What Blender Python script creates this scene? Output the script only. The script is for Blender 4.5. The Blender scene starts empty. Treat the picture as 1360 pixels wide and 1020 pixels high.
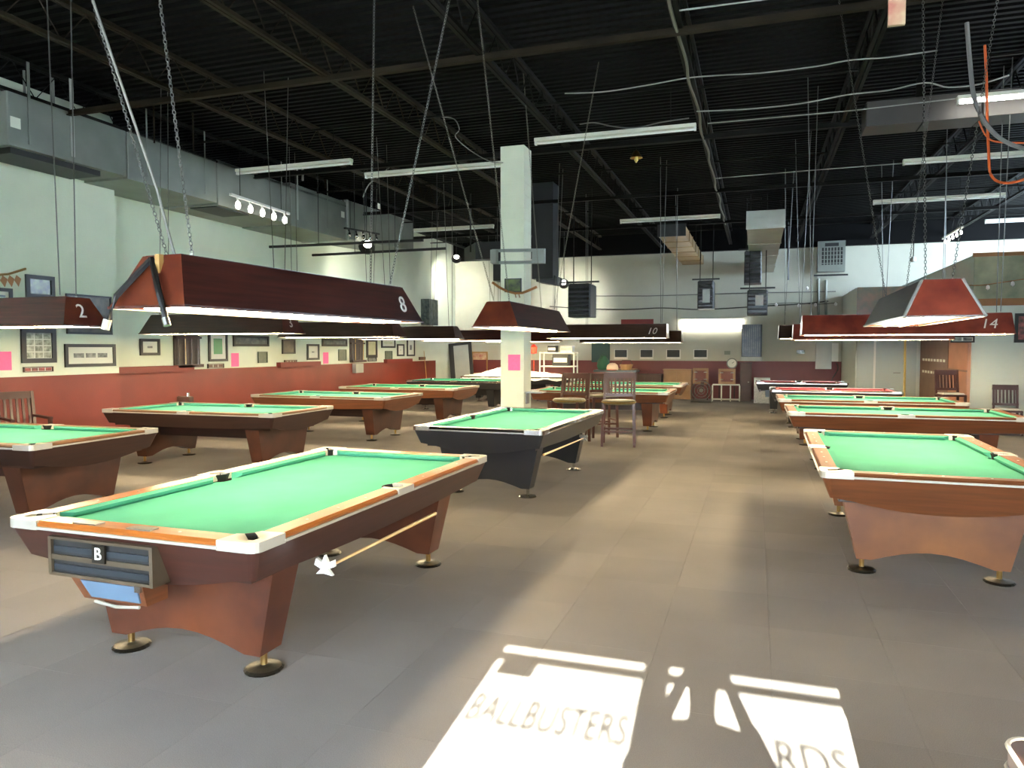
import bpy, bmesh, math, random
from mathutils import Vector, Matrix
random.seed(7)
scene = bpy.context.scene
C = scene.collection
PI = math.pi

# ------------------------------------------------------------------ camera
F, YAW, PIT, H = 970.0, 0.322, 0.0487, 1.665      # focal length in pixels of a 1360 x 1020 frame
cam_data = bpy.data.cameras.new('camera')
cam = bpy.data.objects.new('camera', cam_data); C.objects.link(cam)
cam.location = (0, 0, H)
cam.rotation_euler = (PI/2 - PIT, 0, YAW)
cam_data.sensor_fit = 'HORIZONTAL'; cam_data.sensor_width = 36.0
cam_data.lens = F / 1360.0 * 36.0
cam_data.clip_start = 0.05; cam_data.clip_end = 200
scene.camera = cam

# ------------------------------------------------------------------ world, sun, exposure
scene.view_settings.view_transform = 'Standard'
scene.view_settings.look = 'None'
scene.view_settings.gamma = 1.0
scene.view_settings.use_curve_mapping = False
scene.view_settings.exposure = 1.62
world = bpy.data.worlds.new('sky'); scene.world = world
world.use_nodes = True
bg = world.node_tree.nodes['Background']
bg.inputs[0].default_value = (0.64, 0.80, 1.0, 1); bg.inputs[1].default_value = 15.0

SUN_AZ, SUN_TAN = -0.06, 0.40                      # light travels towards +Y, a little to -X
sd = Vector((SUN_AZ, 1.0, -SUN_TAN)).normalized()
sun_data = bpy.data.lights.new('sun', 'SUN'); sun_data.energy = 46; sun_data.angle = 0.005
sun_data.color = (1.0, 0.95, 0.86)
sun = bpy.data.objects.new('sun', sun_data); C.objects.link(sun)
sun.rotation_euler = sd.to_track_quat('-Z', 'Y').to_euler()
sun.location = (0, -12, 8)

scene.cycles.use_denoising = True
scene.cycles.max_bounces = 8
scene.cycles.diffuse_bounces = 4
scene.cycles.glossy_bounces = 3
scene.cycles.transparent_max_bounces = 8
scene.cycles.caustics_reflective = False
scene.cycles.caustics_refractive = False
scene.cycles.sample_clamp_indirect = 6.0

# ------------------------------------------------------------------ pixel -> point (points get their own real depth)
cy_, sy_ = math.cos(YAW), math.sin(YAW); cp_, sp_ = math.cos(PIT), math.sin(PIT)
RIGHT = Vector((cy_, sy_, 0)); FW = Vector((-sy_*cp_, cy_*cp_, -sp_)); UP = Vector((-sy_*sp_, cy_*sp_, cp_))
def at(u, v, x=None, y=None, z=None):
    d = FW + RIGHT*((u-680)/F) - UP*((v-510)/F)
    t = x/d.x if x is not None else (y/d.y if y is not None else (z-H)/d.z)
    return Vector((0, 0, H)) + d*t

# ------------------------------------------------------------------ materials
def lin(c):
    return tuple(((v/255)/12.92 if v/255 <= 0.04045 else ((v/255+0.055)/1.055)**2.4) for v in c)
M = {}
def mat(name, rgb, rough=0.5, metal=0.0, spec=0.5, emit=0.0, var=0.0, scale=6.0, bump=0.0, bscale=40.0,
        coat=0.0, stretch=None, rgb2=None, detail=3.0, emit_rgb=None):
    m = bpy.data.materials.new(name); m.use_nodes = True
    nt = m.node_tree; b = nt.nodes['Principled BSDF']
    col = lin(rgb)
    b.inputs['Base Color'].default_value = (*col, 1)
    b.inputs['Roughness'].default_value = rough
    b.inputs['Metallic'].default_value = metal
    b.inputs['Specular IOR Level'].default_value = spec
    b.inputs['Coat Weight'].default_value = coat
    b.inputs['Coat Roughness'].default_value = 0.15
    if emit:
        b.inputs['Emission Color'].default_value = (*lin(emit_rgb or rgb), 1)
        b.inputs['Emission Strength'].default_value = emit
    if var or bump or rgb2:
        tc = nt.nodes.new('ShaderNodeTexCoord'); mp = nt.nodes.new('ShaderNodeMapping')
        nt.links.new(tc.outputs['Object'], mp.inputs['Vector'])
        if stretch: mp.inputs['Scale'].default_value = stretch
        if var or rgb2:
            n = nt.nodes.new('ShaderNodeTexNoise'); n.inputs['Scale'].default_value = scale; n.inputs['Detail'].default_value = detail
            nt.links.new(mp.outputs['Vector'], n.inputs['Vector'])
            r = nt.nodes.new('ShaderNodeValToRGB')
            c2 = lin(rgb2) if rgb2 else tuple(min(1, v*(1+var)) for v in col)
            c1 = col if rgb2 else tuple(v*(1-var) for v in col)
            r.color_ramp.elements[0].position = 0.32; r.color_ramp.elements[1].position = 0.68
            r.color_ramp.elements[0].color = (*c1, 1); r.color_ramp.elements[1].color = (*c2, 1)
            nt.links.new(n.outputs['Fac'], r.inputs['Fac']); nt.links.new(r.outputs['Color'], b.inputs['Base Color'])
        if bump:
            n2 = nt.nodes.new('ShaderNodeTexNoise'); n2.inputs['Scale'].default_value = bscale
            nt.links.new(tc.outputs['Object'], n2.inputs['Vector'])
            bp = nt.nodes.new('ShaderNodeBump'); bp.inputs['Strength'].default_value = bump; bp.inputs['Distance'].default_value = 0.01
            nt.links.new(n2.outputs['Fac'], bp.inputs['Height']); nt.links.new(bp.outputs['Normal'], b.inputs['Normal'])
    M[name] = m
    return m
WY = (14, 0.9, 14); WX = (0.9, 14, 14); WZ = (14, 14, 0.9)
mat('wall_paint', (212, 218, 198), 0.75, var=0.05, scale=1.2, bump=0.15, bscale=30)
mat('wall_paint_back', (182, 181, 164), 0.75, var=0.06, scale=1.0, bump=0.15, bscale=30)
mat('wall_paint_right', (196, 204, 194), 0.7, var=0.04, scale=1.0)
mat('wainscot', (118, 41, 26), 0.45, var=0.16, scale=1.1, bump=0.1)
mat('wainscot_dark', (104, 42, 42), 0.5, var=0.12, scale=1.1)
mat('ledge_red', (118, 36, 26), 0.5)
mat('deck', (9, 9, 9), 0.7, spec=0.08, var=0.25, scale=0.7)
mat('deck_lit', (70, 68, 66), 0.5)
mat('joist', (18, 17, 15), 0.7, spec=0.15, var=0.25, scale=1.5)
mat('joist_rust', (36, 29, 18), 0.7, spec=0.15, var=0.4, scale=2.0)
mat('galv', (126, 130, 122), 0.5, metal=0.35, var=0.14, scale=1.6)
mat('galv_pale', (168, 170, 162), 0.5, metal=0.3, var=0.08, scale=2.0)
mat('black_metal', (22, 22, 22), 0.5)
mat('black_gloss', (14, 14, 15), 0.2, coat=0.4)
mat('black_lam', (34, 36, 40), 0.28, coat=0.3)
mat('chrome', (205, 205, 200), 0.22, metal=1.0)
mat('steel', (150, 150, 146), 0.35, metal=1.0)
mat('cap_white', (178, 174, 162), 0.3, metal=0.25, coat=0.3)
mat('brass', (196, 160, 100), 0.3, metal=1.0)
mat('dark_disc', (52, 48, 40), 0.35, metal=0.7)
mat('felt', (76, 150, 127), 0.95, spec=0.1, var=0.05, scale=3)
mat('felt_blue', (84, 156, 138), 0.95, spec=0.1, var=0.05, scale=3)
mat('felt_red', (172, 92, 100), 0.95, spec=0.1, var=0.05, scale=3)
mat('rail_orange', (160, 92, 36), 0.32, coat=0.4, var=0.16, scale=2.0, stretch=WY)
mat('rail_brown', (112, 66, 38), 0.5, spec=0.12, coat=0.0, var=0.14, scale=2.0, stretch=WY)
mat('rail_tan', (118, 84, 56), 0.38, spec=0.35, coat=0.12, var=0.12, scale=2.0, stretch=WY)
mat('wood_dark', (58, 30, 22), 0.4, coat=0.25, var=0.22, scale=2.0, stretch=WY)
mat('wood_darker', (46, 26, 20), 0.42, coat=0.2, var=0.22, scale=2.0, stretch=WY)
mat('wood_red', (102, 58, 32), 0.35, coat=0.35, var=0.2, scale=2.0, stretch=WY)
mat('wood_ped', (70, 36, 23), 0.35, coat=0.35, rgb2=(104, 56, 33), scale=3.0)
mat('wood_ped_dark', (52, 28, 19), 0.4, coat=0.25, rgb2=(78, 42, 26), scale=3.0)
mat('wood_ped_pink', (108, 68, 46), 0.4, coat=0.2, rgb2=(132, 84, 48), scale=3.0)
mat('wood_brown', (104, 60, 34), 0.4, coat=0.2, var=0.2, scale=2.0, stretch=WY)
mat('pocket_black', (16, 15, 14), 0.7)
mat('shade_wood', (70, 34, 27), 0.32, coat=0.35, var=0.45, scale=2.2, stretch=WY)
mat('shade_end', (104, 50, 28), 0.3, coat=0.35, rgb2=(74, 28, 20), scale=5.0)
mat('shade_red', (142, 66, 46), 0.32, coat=0.35, rgb2=(100, 38, 30), scale=4.0)
mat('shade_brown', (66, 46, 36), 0.35, coat=0.3, var=0.25, scale=3.0, stretch=WY)
mat('reflector', (128, 128, 124), 0.6)
mat('tube', (255, 250, 238), 0.4, emit=50, emit_rgb=(255, 229, 180))
mat('tube_strip', (255, 255, 252), 0.4, emit=16)
mat('lightbox', (255, 252, 240), 0.5, emit=5.0)
mat('warm_glow', (255, 200, 110), 0.5, emit=6.0)
mat('flood', (255, 252, 235), 0.5, emit=14.0)
mat('white_plastic', (226, 226, 222), 0.4)
mat('white_paint', (220, 220, 210), 0.5)
mat('strip_white', (214, 212, 196), 0.5)
mat('number_white', (232, 230, 222), 0.5)
mat('chain_metal', (92, 92, 86), 0.45, metal=0.6)
mat('rope', (104, 102, 90), 0.8)
mat('rope_pale', (118, 116, 106), 0.7)
mat('cable_white', (150, 150, 142), 0.6)
mat('cable_dark', (48, 46, 42), 0.6)
mat('cable_grey', (110, 108, 104), 0.6)
mat('cable_orange', (206, 92, 40), 0.55)
mat('pink_paper', (244, 108, 158), 0.7, var=0.05, scale=30)
mat('paper', (226, 226, 214), 0.7)
mat('frame_black', (30, 28, 26), 0.4)
mat('frame_brown', (72, 46, 30), 0.4)
mat('frame_gold', (160, 124, 70), 0.4)
mat('mat_white', (216, 216, 202), 0.7)
def art(name, a, b, s, c=None):
    m = mat(name, a, 0.35, rgb2=b, scale=s, detail=6.0, coat=0.3)
    return m
art('art_green_dark', (26, 30, 24), (92, 108, 44), 9); art('art_bw', (40, 42, 42), (150, 150, 142), 12)
art('art_collage', (96, 100, 80), (196, 196, 176), 16); art('art_dark', (34, 30, 28), (82, 74, 58), 7)
art('art_greenflat', (44, 128, 74), (58, 146, 86), 4); art('art_blue', (40, 52, 60), (96, 106, 104), 10)
art('art_cream', (196, 196, 158), (214, 210, 178), 6); art('art_plaque', (78, 90, 76), (96, 106, 88), 14)
art('art_brown', (86, 58, 42), (128, 92, 68), 20); art('art_red', (70, 44, 40), (180, 90, 84), 12)
art('art_poster', (206, 190, 150), (176, 104, 90), 6); art('art_mural', (118, 124, 100), (164, 160, 128), 3)
art('art_mural2', (100, 106, 84), (142, 112, 86), 4)
mat('screen', (40, 44, 44), 0.5)
mat('sage_plate', (128, 136, 120), 0.5)
mat('teal_board', (26, 66, 62), 0.5)
mat('door_grey', (168, 178, 172), 0.5)
mat('trim_wood', (146, 98, 54), 0.5, var=0.15, scale=3)
mat('locker_pink', (128, 100, 88), 0.55, var=0.1, scale=3)
mat('locker_tan', (176, 128, 104), 0.55, var=0.1, scale=3)
mat('yellow', (232, 206, 120), 0.5)
mat('chair_wood', (58, 28, 24), 0.35, coat=0.3, var=0.15, scale=4)
mat('chair_wood_red', (74, 35, 24), 0.35, coat=0.3, var=0.15, scale=4)
mat('seat_grey', (190, 186, 176), 0.5)
mat('seat_gold', (128, 116, 80), 0.4)
mat('cue_wood', (200, 160, 92), 0.35, coat=0.3)
mat('sheet', (240, 240, 240), 0.8)
mat('tray_blue', (90, 112, 134), 0.35, coat=0.2)
mat('rack_bronze', (96, 84, 68), 0.4, metal=0.5)
mat('trough_steel', (62, 68, 74), 0.35, metal=0.6)
mat('carton', (190, 180, 160), 0.7)
mat('red_plastic', (190, 60, 40), 0.4)
mat('green_cloth', (24, 70, 52), 0.8)
mat('cap_cloth', (216, 196, 180), 0.8)
mat('skin', (196, 150, 124), 0.55); mat('shirt', (60, 68, 92), 0.8); mat('trousers', (46, 48, 56), 0.8); mat('hair', (42, 32, 26), 0.7)
mat('shoe', (34, 32, 32), 0.5)
mat('concrete', (120, 118, 112), 0.85, var=0.1, scale=2)
mat('col_paint', (214, 216, 192), 0.7, var=0.03, scale=3, bump=0.1)
mat('aluminium', (170, 172, 172), 0.4, metal=0.8)

def carpet_material():
    m = bpy.data.materials.new('carpet'); m.use_nodes = True; nt = m.node_tree; b = nt.nodes['Principled BSDF']
    b.inputs['Roughness'].default_value = 0.95; b.inputs['Specular IOR Level'].default_value = 0.12
    g = nt.nodes.new('ShaderNodeNewGeometry')
    mp = nt.nodes.new('ShaderNodeMapping'); mp.inputs['Location'].default_value = (-0.1/0.6, -3.96/0.6, 0); mp.inputs['Scale'].default_value = (1/0.6, 1/0.6, 0)
    nt.links.new(g.outputs['Position'], mp.inputs['Vector'])
    fl = nt.nodes.new('ShaderNodeVectorMath'); fl.operation = 'FLOOR'; nt.links.new(mp.outputs['Vector'], fl.inputs[0])
    wn = nt.nodes.new('ShaderNodeTexWhiteNoise'); wn.noise_dimensions = '2D'; nt.links.new(fl.outputs['Vector'], wn.inputs['Vector'])
    n1 = nt.nodes.new('ShaderNodeTexNoise'); n1.inputs['Scale'].default_value = 260; n1.inputs['Detail'].default_value = 2
    n2 = nt.nodes.new('ShaderNodeTexNoise'); n2.inputs['Scale'].default_value = 0.7; n2.inputs['Detail'].default_value = 4
    nt.links.new(g.outputs['Position'], n1.inputs['Vector']); nt.links.new(g.outputs['Position'], n2.inputs['Vector'])
    def mth(op, a, bb):
        k = nt.nodes.new('ShaderNodeMath'); k.operation = op
        for i, q in enumerate((a, bb)):
            if isinstance(q, (int, float)): k.inputs[i].default_value = q
            else: nt.links.new(q, k.inputs[i])
        return k.outputs[0]
    s = mth('ADD', mth('ADD', mth('MULTIPLY', wn.outputs['Value'], 0.05), mth('MULTIPLY', n1.outputs['Fac'], 0.36)), mth('MULTIPLY', n2.outputs['Fac'], 0.3))
    r = nt.nodes.new('ShaderNodeValToRGB')
    r.color_ramp.elements[0].position = 0.1; r.color_ramp.elements[0].color = (*lin((95, 92, 93)), 1)
    r.color_ramp.elements[1].position = 0.75; r.color_ramp.elements[1].color = (*lin((172, 165, 158)), 1)
    nt.links.new(s, r.inputs['Fac']); nt.links.new(r.outputs['Color'], b.inputs['Base Color'])
    bp = nt.nodes.new('ShaderNodeBump'); bp.inputs['Strength'].default_value = 0.3; bp.inputs['Distance'].default_value = 0.005
    nt.links.new(n1.outputs['Fac'], bp.inputs['Height']); nt.links.new(bp.outputs['Normal'], b.inputs['Normal'])
    M['carpet'] = m
carpet_material()
def glass_material(name, tint, gloss=0.08):
    m = bpy.data.materials.new(name); m.use_nodes = True; nt = m.node_tree; nt.nodes.clear()
    o = nt.nodes.new('ShaderNodeOutputMaterial'); mx = nt.nodes.new('ShaderNodeMixShader'); mx.inputs[0].default_value = gloss
    t = nt.nodes.new('ShaderNodeBsdfTransparent'); t.inputs[0].default_value = (*tint, 1)
    g = nt.nodes.new('ShaderNodeBsdfGlossy'); g.inputs['Roughness'].default_value = 0.03
    nt.links.new(t.outputs[0], mx.inputs[1]); nt.links.new(g.outputs[0], mx.inputs[2]); nt.links.new(mx.outputs[0], o.inputs[0])
    M[name] = m
glass_material('glass', (0.94, 0.97, 0.95))
def frosted_material():
    m = bpy.data.materials.new('frosted'); m.use_nodes = True; nt = m.node_tree; nt.nodes.clear()
    o = nt.nodes.new('ShaderNodeOutputMaterial'); mx = nt.nodes.new('ShaderNodeMixShader'); mx.inputs[0].default_value = 0.6
    t = nt.nodes.new('ShaderNodeBsdfTranslucent'); t.inputs[0].default_value = (0.75, 0.78, 0.8, 1)
    g = nt.nodes.new('ShaderNodeBsdfDiffuse'); g.inputs[0].default_value = (0.7, 0.72, 0.72, 1)
    nt.links.new(g.outputs[0], mx.inputs[1]); nt.links.new(t.outputs[0], mx.inputs[2]); nt.links.new(mx.outputs[0], o.inputs[0])
    M['frosted'] = m
frosted_material()

# ------------------------------------------------------------------ mesh building
class MB:
    def __init__(s): s.v = []; s.f = []; s.smooth = False
    def add(s, vs, fs):
        o = len(s.v); s.v += [tuple(p) for p in vs]; s.f += [tuple(i+o for i in f) for f in fs]; return s
    def box(s, x0, x1, y0, y1, z0, z1):
        vs = [(x, y, z) for z in (z0, z1) for y in (y0, y1) for x in (x0, x1)]
        return s.add(vs, [(0,2,3,1), (4,5,7,6), (0,1,5,4), (2,6,7,3), (0,4,6,2), (1,3,7,5)])
    def bbox(s, x0, x1, y0, y1, z0, z1, b=0.01):       # box with chamfered vertical and top edges
        def ring(i, z): return [(x0+i+b, y0+i, z), (x1-i-b, y0+i, z), (x1-i, y0+i+b, z), (x1-i, y1-i-b, z), (x1-i-b, y1-i, z), (x0+i+b, y1-i, z), (x0+i, y1-i-b, z), (x0+i, y0+i+b, z)]
        return s.rings([ring(0, z0), ring(0, z1-b), ring(b, z1)])
    def rings(s, rs, cap=True, close=True):
        n = len(rs[0]); vs = [p for r in rs for p in r]; fs = []
        for k in range(len(rs)-1):
            for i in range(n if close else n-1):
                j = (i+1) % n; fs.append((k*n+i, k*n+j, (k+1)*n+j, (k+1)*n+i))
        if cap: fs += [tuple(reversed(range(n))), tuple(range((len(rs)-1)*n, len(rs)*n))]
        return s.add(vs, fs)
    def prism(s, poly, z0, z1):                        # plan polygon (x, y), counter-clockwise
        return s.rings([[(x, y, z0) for x, y in poly], [(x, y, z1) for x, y in poly]])
    def extrude_y(s, poly, y0, y1):                    # polygon (x, z)
        return s.rings([[(x, y0, z) for x, z in poly], [(x, y1, z) for x, z in poly]])
    def lathe(s, prof, n=16, c=(0, 0, 0), cap=True):   # (r, z)
        return s.rings([[(c[0]+r*math.cos(2*PI*i/n), c[1]+r*math.sin(2*PI*i/n), c[2]+z) for i in range(n)] for r, z in prof], cap)
    def tube(s, pts, r, n=6, cap=True):
        pts = [Vector(p) for p in pts]; rs = []
        rad = r if isinstance(r, (list, tuple)) else [r]*len(pts)
        for i, p in enumerate(pts):
            t = (pts[min(i+1, len(pts)-1)] - pts[max(i-1, 0)]).normalized()
            a = Vector((0, 0, 1)) if abs(t.z) < 0.9 else Vector((1, 0, 0))
            u = t.cross(a).normalized(); w = t.cross(u)
            rs.append([p + (u*math.cos(2*PI*k/n) + w*math.sin(2*PI*k/n))*rad[i] for k in range(n)])
        return s.rings(rs, cap)
    def bar(s, a, b, w, h=None):                       # rectangular bar from a to b
        a = Vector(a); b = Vector(b); h = h or w; t = (b-a).normalized()
        up = Vector((0, 0, 1)) if abs(t.z) < 0.95 else Vector((0, 1, 0))
        u = t.cross(up).normalized()*w/2; q = u.cross(t).normalized()*h/2
        return s.rings([[p-u-q, p+u-q, p+u+q, p-u+q] for p in (a, b)])
    def chain(s, a, b, link=0.045, r=0.004):
        a = Vector(a); b = Vector(b); d = b-a; n = max(2, int(d.length/(link*0.78))); t = d.normalized()
        x = t.cross(Vector((0.3, 0.9, 0.2))).normalized(); y = t.cross(x)
        for k in range(n):
            c = a + d*((k+0.5)/n); side = x if k % 2 else y; other = y if k % 2 else x
            ring = []
            for i in range(6):
                an = 2*PI*i/6
                ring.append((c + t*math.cos(an)*link/2 + side*math.sin(an)*link*0.3, (t*math.cos(an)+side*math.sin(an)).normalized()))
            vs = []
            for p, o in ring: vs += [p + o*r, p + other*r, p - o*r, p - other*r]
            fs = []
            for i in range(6):
                j = (i+1) % 6
                for q in range(4): fs.append((i*4+q, i*4+(q+1) % 4, j*4+(q+1) % 4, j*4+q))
            s.add(vs, fs)
        return s
    def mesh(s, name, m):
        me = bpy.data.meshes.new(name); me.from_pydata(s.v, [], s.f)
        bm = bmesh.new(); bm.from_mesh(me); bmesh.ops.recalc_face_normals(bm, faces=bm.faces[:]); bm.to_mesh(me); bm.free()
        if s.smooth:
            for p in me.polygons: p.use_smooth = True
        me.materials.append(M[m] if isinstance(m, str) else m)
        return me
    def build(s, name, m, parent=None):
        return link(name, s.mesh(name, m), parent)
def link(name, me, parent=None):
    o = bpy.data.objects.new(name, me); C.objects.link(o)
    if parent is not None: o.parent = parent
    return o
def box(name, m, parent, *a):
    return MB().box(*a).build(name, m, parent)
def tag(o, label=None, cat=None, group=None, kind=None):
    if label: o['label'] = label
    if cat: o['category'] = cat
    if group: o['group'] = group
    if kind: o['kind'] = kind
    return o
def thing(name, label, cat, loc=(0, 0, 0), rz=0.0, group=None):
    o = bpy.data.objects.new(name, None); C.objects.link(o)
    o.location = loc; o.rotation_euler = (0, 0, rz); o.empty_display_size = 0.2
    return tag(o, label, cat, group)
def struct(o): o['kind'] = 'structure'; return o
def copy_tree(o, parent=None):
    c = o.copy(); C.objects.link(c)
    if parent is not None: c.parent = parent
    for ch in list(o.children): copy_tree(ch, c)
    return c
def text_mesh(s, size, ext=0.003, shear=0.0, bold=0.0):
    cu = bpy.data.curves.new('lettering', 'FONT'); cu.body = s; cu.size = size; cu.extrude = ext; cu.shear = shear
    cu.align_x = 'CENTER'; cu.align_y = 'CENTER'; cu.resolution_u = 3; cu.offset = bold
    ob = bpy.data.objects.new('lettering', cu); C.objects.link(ob)
    dg = bpy.context.evaluated_depsgraph_get(); me = bpy.data.meshes.new_from_object(ob.evaluated_get(dg))
    bpy.data.objects.remove(ob); me.materials.clear()
    return me
def lettering(name, s, size, m, loc, normal, parent=None, ext=0.003, shear=0.0, width=None, bold=0.0):
    me = text_mesh(s, size, ext, shear, bold); me.materials.append(M[m])
    if width:
        w = max(v.co.x for v in me.vertices) - min(v.co.x for v in me.vertices)
        for v in me.vertices: v.co.x *= width/w
    o = link(name, me, parent); o.location = loc
    n = Vector(normal).normalized(); x = Vector((0, 0, 1)).cross(n).normalized(); y = n.cross(x)
    o.rotation_euler = Matrix((x, y, n)).transposed().to_euler()
    return o

# ================================================================== THE ROOM
XL, XL2, XR = -10.2, -10.55, 9.0
YF, YB = -1.8, 25.0
YSTEP = 9.6
ZC = 5.5
WH = 1.25

# ---- floor of carpet tiles
floor = struct(box('floor', 'concrete', None, XL2-0.2, XR+0.2, YF-0.2, YB+0.2, -0.2, -0.006))
tile_me = MB().add([(-0.3, -0.3, -0.006), (0.3, -0.3, -0.006), (0.3, 0.3, -0.006), (-0.3, 0.3, -0.006),
                    (-0.2993, -0.2993, 0), (0.2993, -0.2993, 0), (0.2993, 0.2993, 0), (-0.2993, 0.2993, 0)],
                   [(4,5,6,7), (0,1,5,4), (1,2,6,5), (2,3,7,6), (3,0,4,7)]).mesh('carpet_tile', 'carpet')
cells = []
for i in range(-18, 16):
    for j in range(-10, 36):
        x = 0.1 + 0.6*i + 0.3; y = 3.96 + 0.6*j + 0.3
        if x-0.3 < XL2-0.1 or x+0.3 > XR+0.1 or y-0.3 < YF-0.1 or y+0.3 > YB+0.15: continue
        d = Vector((x, y, -H)); f = d.dot(FW); k = 1e9
        if f > 0.3:
            u = 680+F*d.dot(RIGHT)/f; v = 510-F*d.dot(UP)/f
            if -60 < u < 1420 and v < 1090: k = f
        cells.append((k, x, y))
cells.sort()
for k, x, y in cells[:300]:
    o = link('carpet_tile', tile_me, floor); o.location = (x, y, 0)
field = MB()
for k, x, y in cells[300:]:
    field.add([(x+a, y+b, 0) for a, b in ((-0.2993, -0.2993), (0.2993, -0.2993), (0.2993, 0.2993), (-0.2993, 0.2993))] +
              [(x+a, y+b, -0.006) for a, b in ((-0.3, -0.3), (0.3, -0.3), (0.3, 0.3), (-0.3, 0.3))],
              [(0,1,2,3), (4,5,1,0), (5,6,2,1), (6,7,3,2), (7,4,0,3)])
tag(field.build('carpet_field', 'carpet', floor), kind='stuff')

# ---- left wall: a nearer stretch standing proud, then a stretch set back
wl = struct(box('wall_left', 'wall_paint', None, XL-0.6, XL, YF, YSTEP, 0, ZC))
box('wainscot', 'wainscot', wl, XL, XL+0.02, YF, YSTEP, 0, WH)
wl2 = struct(box('wall_left', 'wall_paint', None, XL2-0.25, XL2, YSTEP, YB, 0, ZC))
box('wainscot', 'wainscot', wl2, XL2, XL2+0.02, YSTEP, 23.2, 0, WH)
for y0, y1, d in ((9.7, 11.6, 0.12), (14.35, 16.0, 0.12), (19.5, 21.2, 0.12)):
    box('ledge', 'ledge_red', wl2, XL2, XL2+d, y0, y1, WH-0.03, WH+0.09)
# ---- back wall
wb = struct(box('wall_back', 'wall_paint_back', None, XL2-0.25, XR+0.2, YB, YB+0.25, 0, ZC))
box('wainscot', 'wainscot_dark', wb, XL2, 2.55, YB-0.02, YB, 0, WH)
struct(box('trim_60', 'deck', None, XL2, XR, YB-0.18, YB, 4.84, ZC))
# ---- the rooms built in at the right: a deeper front with a grey double door, and a nearer white front
X1, Y1, X2, Y2 = 2.55, 21.6, 4.15, 17.0
ZB = 3.55
ZR = ZC-0.012
w1 = struct(box('wall_right', 'wall_paint_right', None, X1, X2, Y1, YB, 0, 3.3))
w2 = struct(box('wall_right', 'wall_paint_right', None, X2, XR+0.2, Y2, YB, 0, ZB))
box('trim_top', 'trim_wood', w2, X2-0.04, XR, Y2-0.05, Y2, ZB-0.05, ZB+0.03)
box('trim_bottom', 'trim_wood', w2, X2-0.04, XR, Y2-0.05, Y2, 2.52, 2.66)
box('mural', 'art_mural', w2, X2-0.01, XR, Y2-0.02, Y2, 2.66, ZB-0.05)
box('mural', 'art_mural2', w1, X1, X2, Y1-0.02, Y1, 2.55, 3.3)
# lockers on the side of the nearer room, facing the aisle
for k, (ya, yb, m) in enumerate(((17.05, 18.6, 'locker_tan'), (18.65, 21.55, 'locker_pink'))):
    lk = box('cue_locker', m, w2, X2-0.06, X2, ya, yb, 0.0, 2.1)
    if m == 'locker_pink':
        for zz in (1.05, 1.35):
            for q in range(8):
                box('label_tag', 'paper', lk, X2-0.068, X2-0.06, ya+0.25+q*0.31, ya+0.42+q*0.31, zz, zz+0.06)
    else:
        box('rail', 'locker_pink', lk, X2-0.07, X2-0.06, ya, yb, 1.18, 1.22)
wr = struct(box('wall_right', 'wall_paint_right', None, XR, XR+0.2, YF, Y2, 0, ZC))
# grey double door
d1 = struct(box('door_1', 'door_grey', None, X1+0.03, 3.0, Y1-0.06, Y1-0.0, 0, 2.1))
d2 = struct(box('door_2', 'door_grey', None, 3.03, 4.0, Y1-0.06, Y1-0.0, 0, 2.1))
MB().tube([(3.62, Y1-0.07, 1.02), (3.62, Y1-0.12, 1.02), (3.45, Y1-0.12, 1.02)], 0.015).build('door_handle', 'steel', d2)
box('astragal', 'white_paint', d2, 2.98, 3.03, Y1-0.075, Y1-0.06, 0, 2.1)
tag(MB().tube([(3.72, Y1-0.13, 0), (3.72, Y1-0.13, 1.2), (3.70, Y1-0.13, 2.4)], 0.028, 8).build('pole', 'yellow'),
    'tall yellow pole standing before the grey double door', 'pole')

# ---- front wall behind the camera, with the glazed double door and frosted storefront panes assumed and added for soft daylight
wf = struct(MB().box(XL-0.6, -6.6, YF-0.2, YF, 0, ZC).box(6.4, XR+0.2, YF-0.2, YF, 0, ZC)
            .box(-6.6, 6.4, YF-0.2, YF, 2.9, ZC).box(-6.6, -1.15, YF-0.2, YF, 0, 0.7).box(1.05, 6.4, YF-0.2, YF, 0, 0.7).build('wall_front', 'wall_paint_back'))
for n, (xa, xb) in enumerate(((-6.6, -3.9), (-3.9, -1.15), (1.05, 3.7), (3.7, 6.4))):
    w = struct(MB().box(xa, xb, YF-0.12, YF-0.06, 0.7, 0.76).box(xa, xb, YF-0.12, YF-0.06, 2.84, 2.9).box(xa, xa+0.06, YF-0.12, YF-0.06, 0.76, 2.84)
               .box(xb-0.06, xb, YF-0.12, YF-0.06, 0.76, 2.84).build('window_%d' % (n+1), 'aluminium'))
    box('pane', 'frosted', w, xa+0.06, xb-0.06, YF-0.095, YF-0.085, 0.76, 2.84)
dx = -SUN_AZ*(3.9-YF)                                # sunlight drifts sideways by this much on its way to the patch's far edge
GL = (-1.30+dx, -0.53+dx); GR = (-0.40+dx, 0.42+dx); ZT = (3.92-YF)*SUN_TAN
fr = struct(MB().box(-1.15, 1.05, YF-0.16, YF-0.04, ZT+0.15, 2.9).box(-1.15, GL[0]-0.02, YF-0.16, YF-0.04, 0, ZT+0.15).box(GR[1]+0.02, 1.05, YF-0.16, YF-0.04, 0, ZT+0.15).build('trim_1', 'aluminium'))
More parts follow.
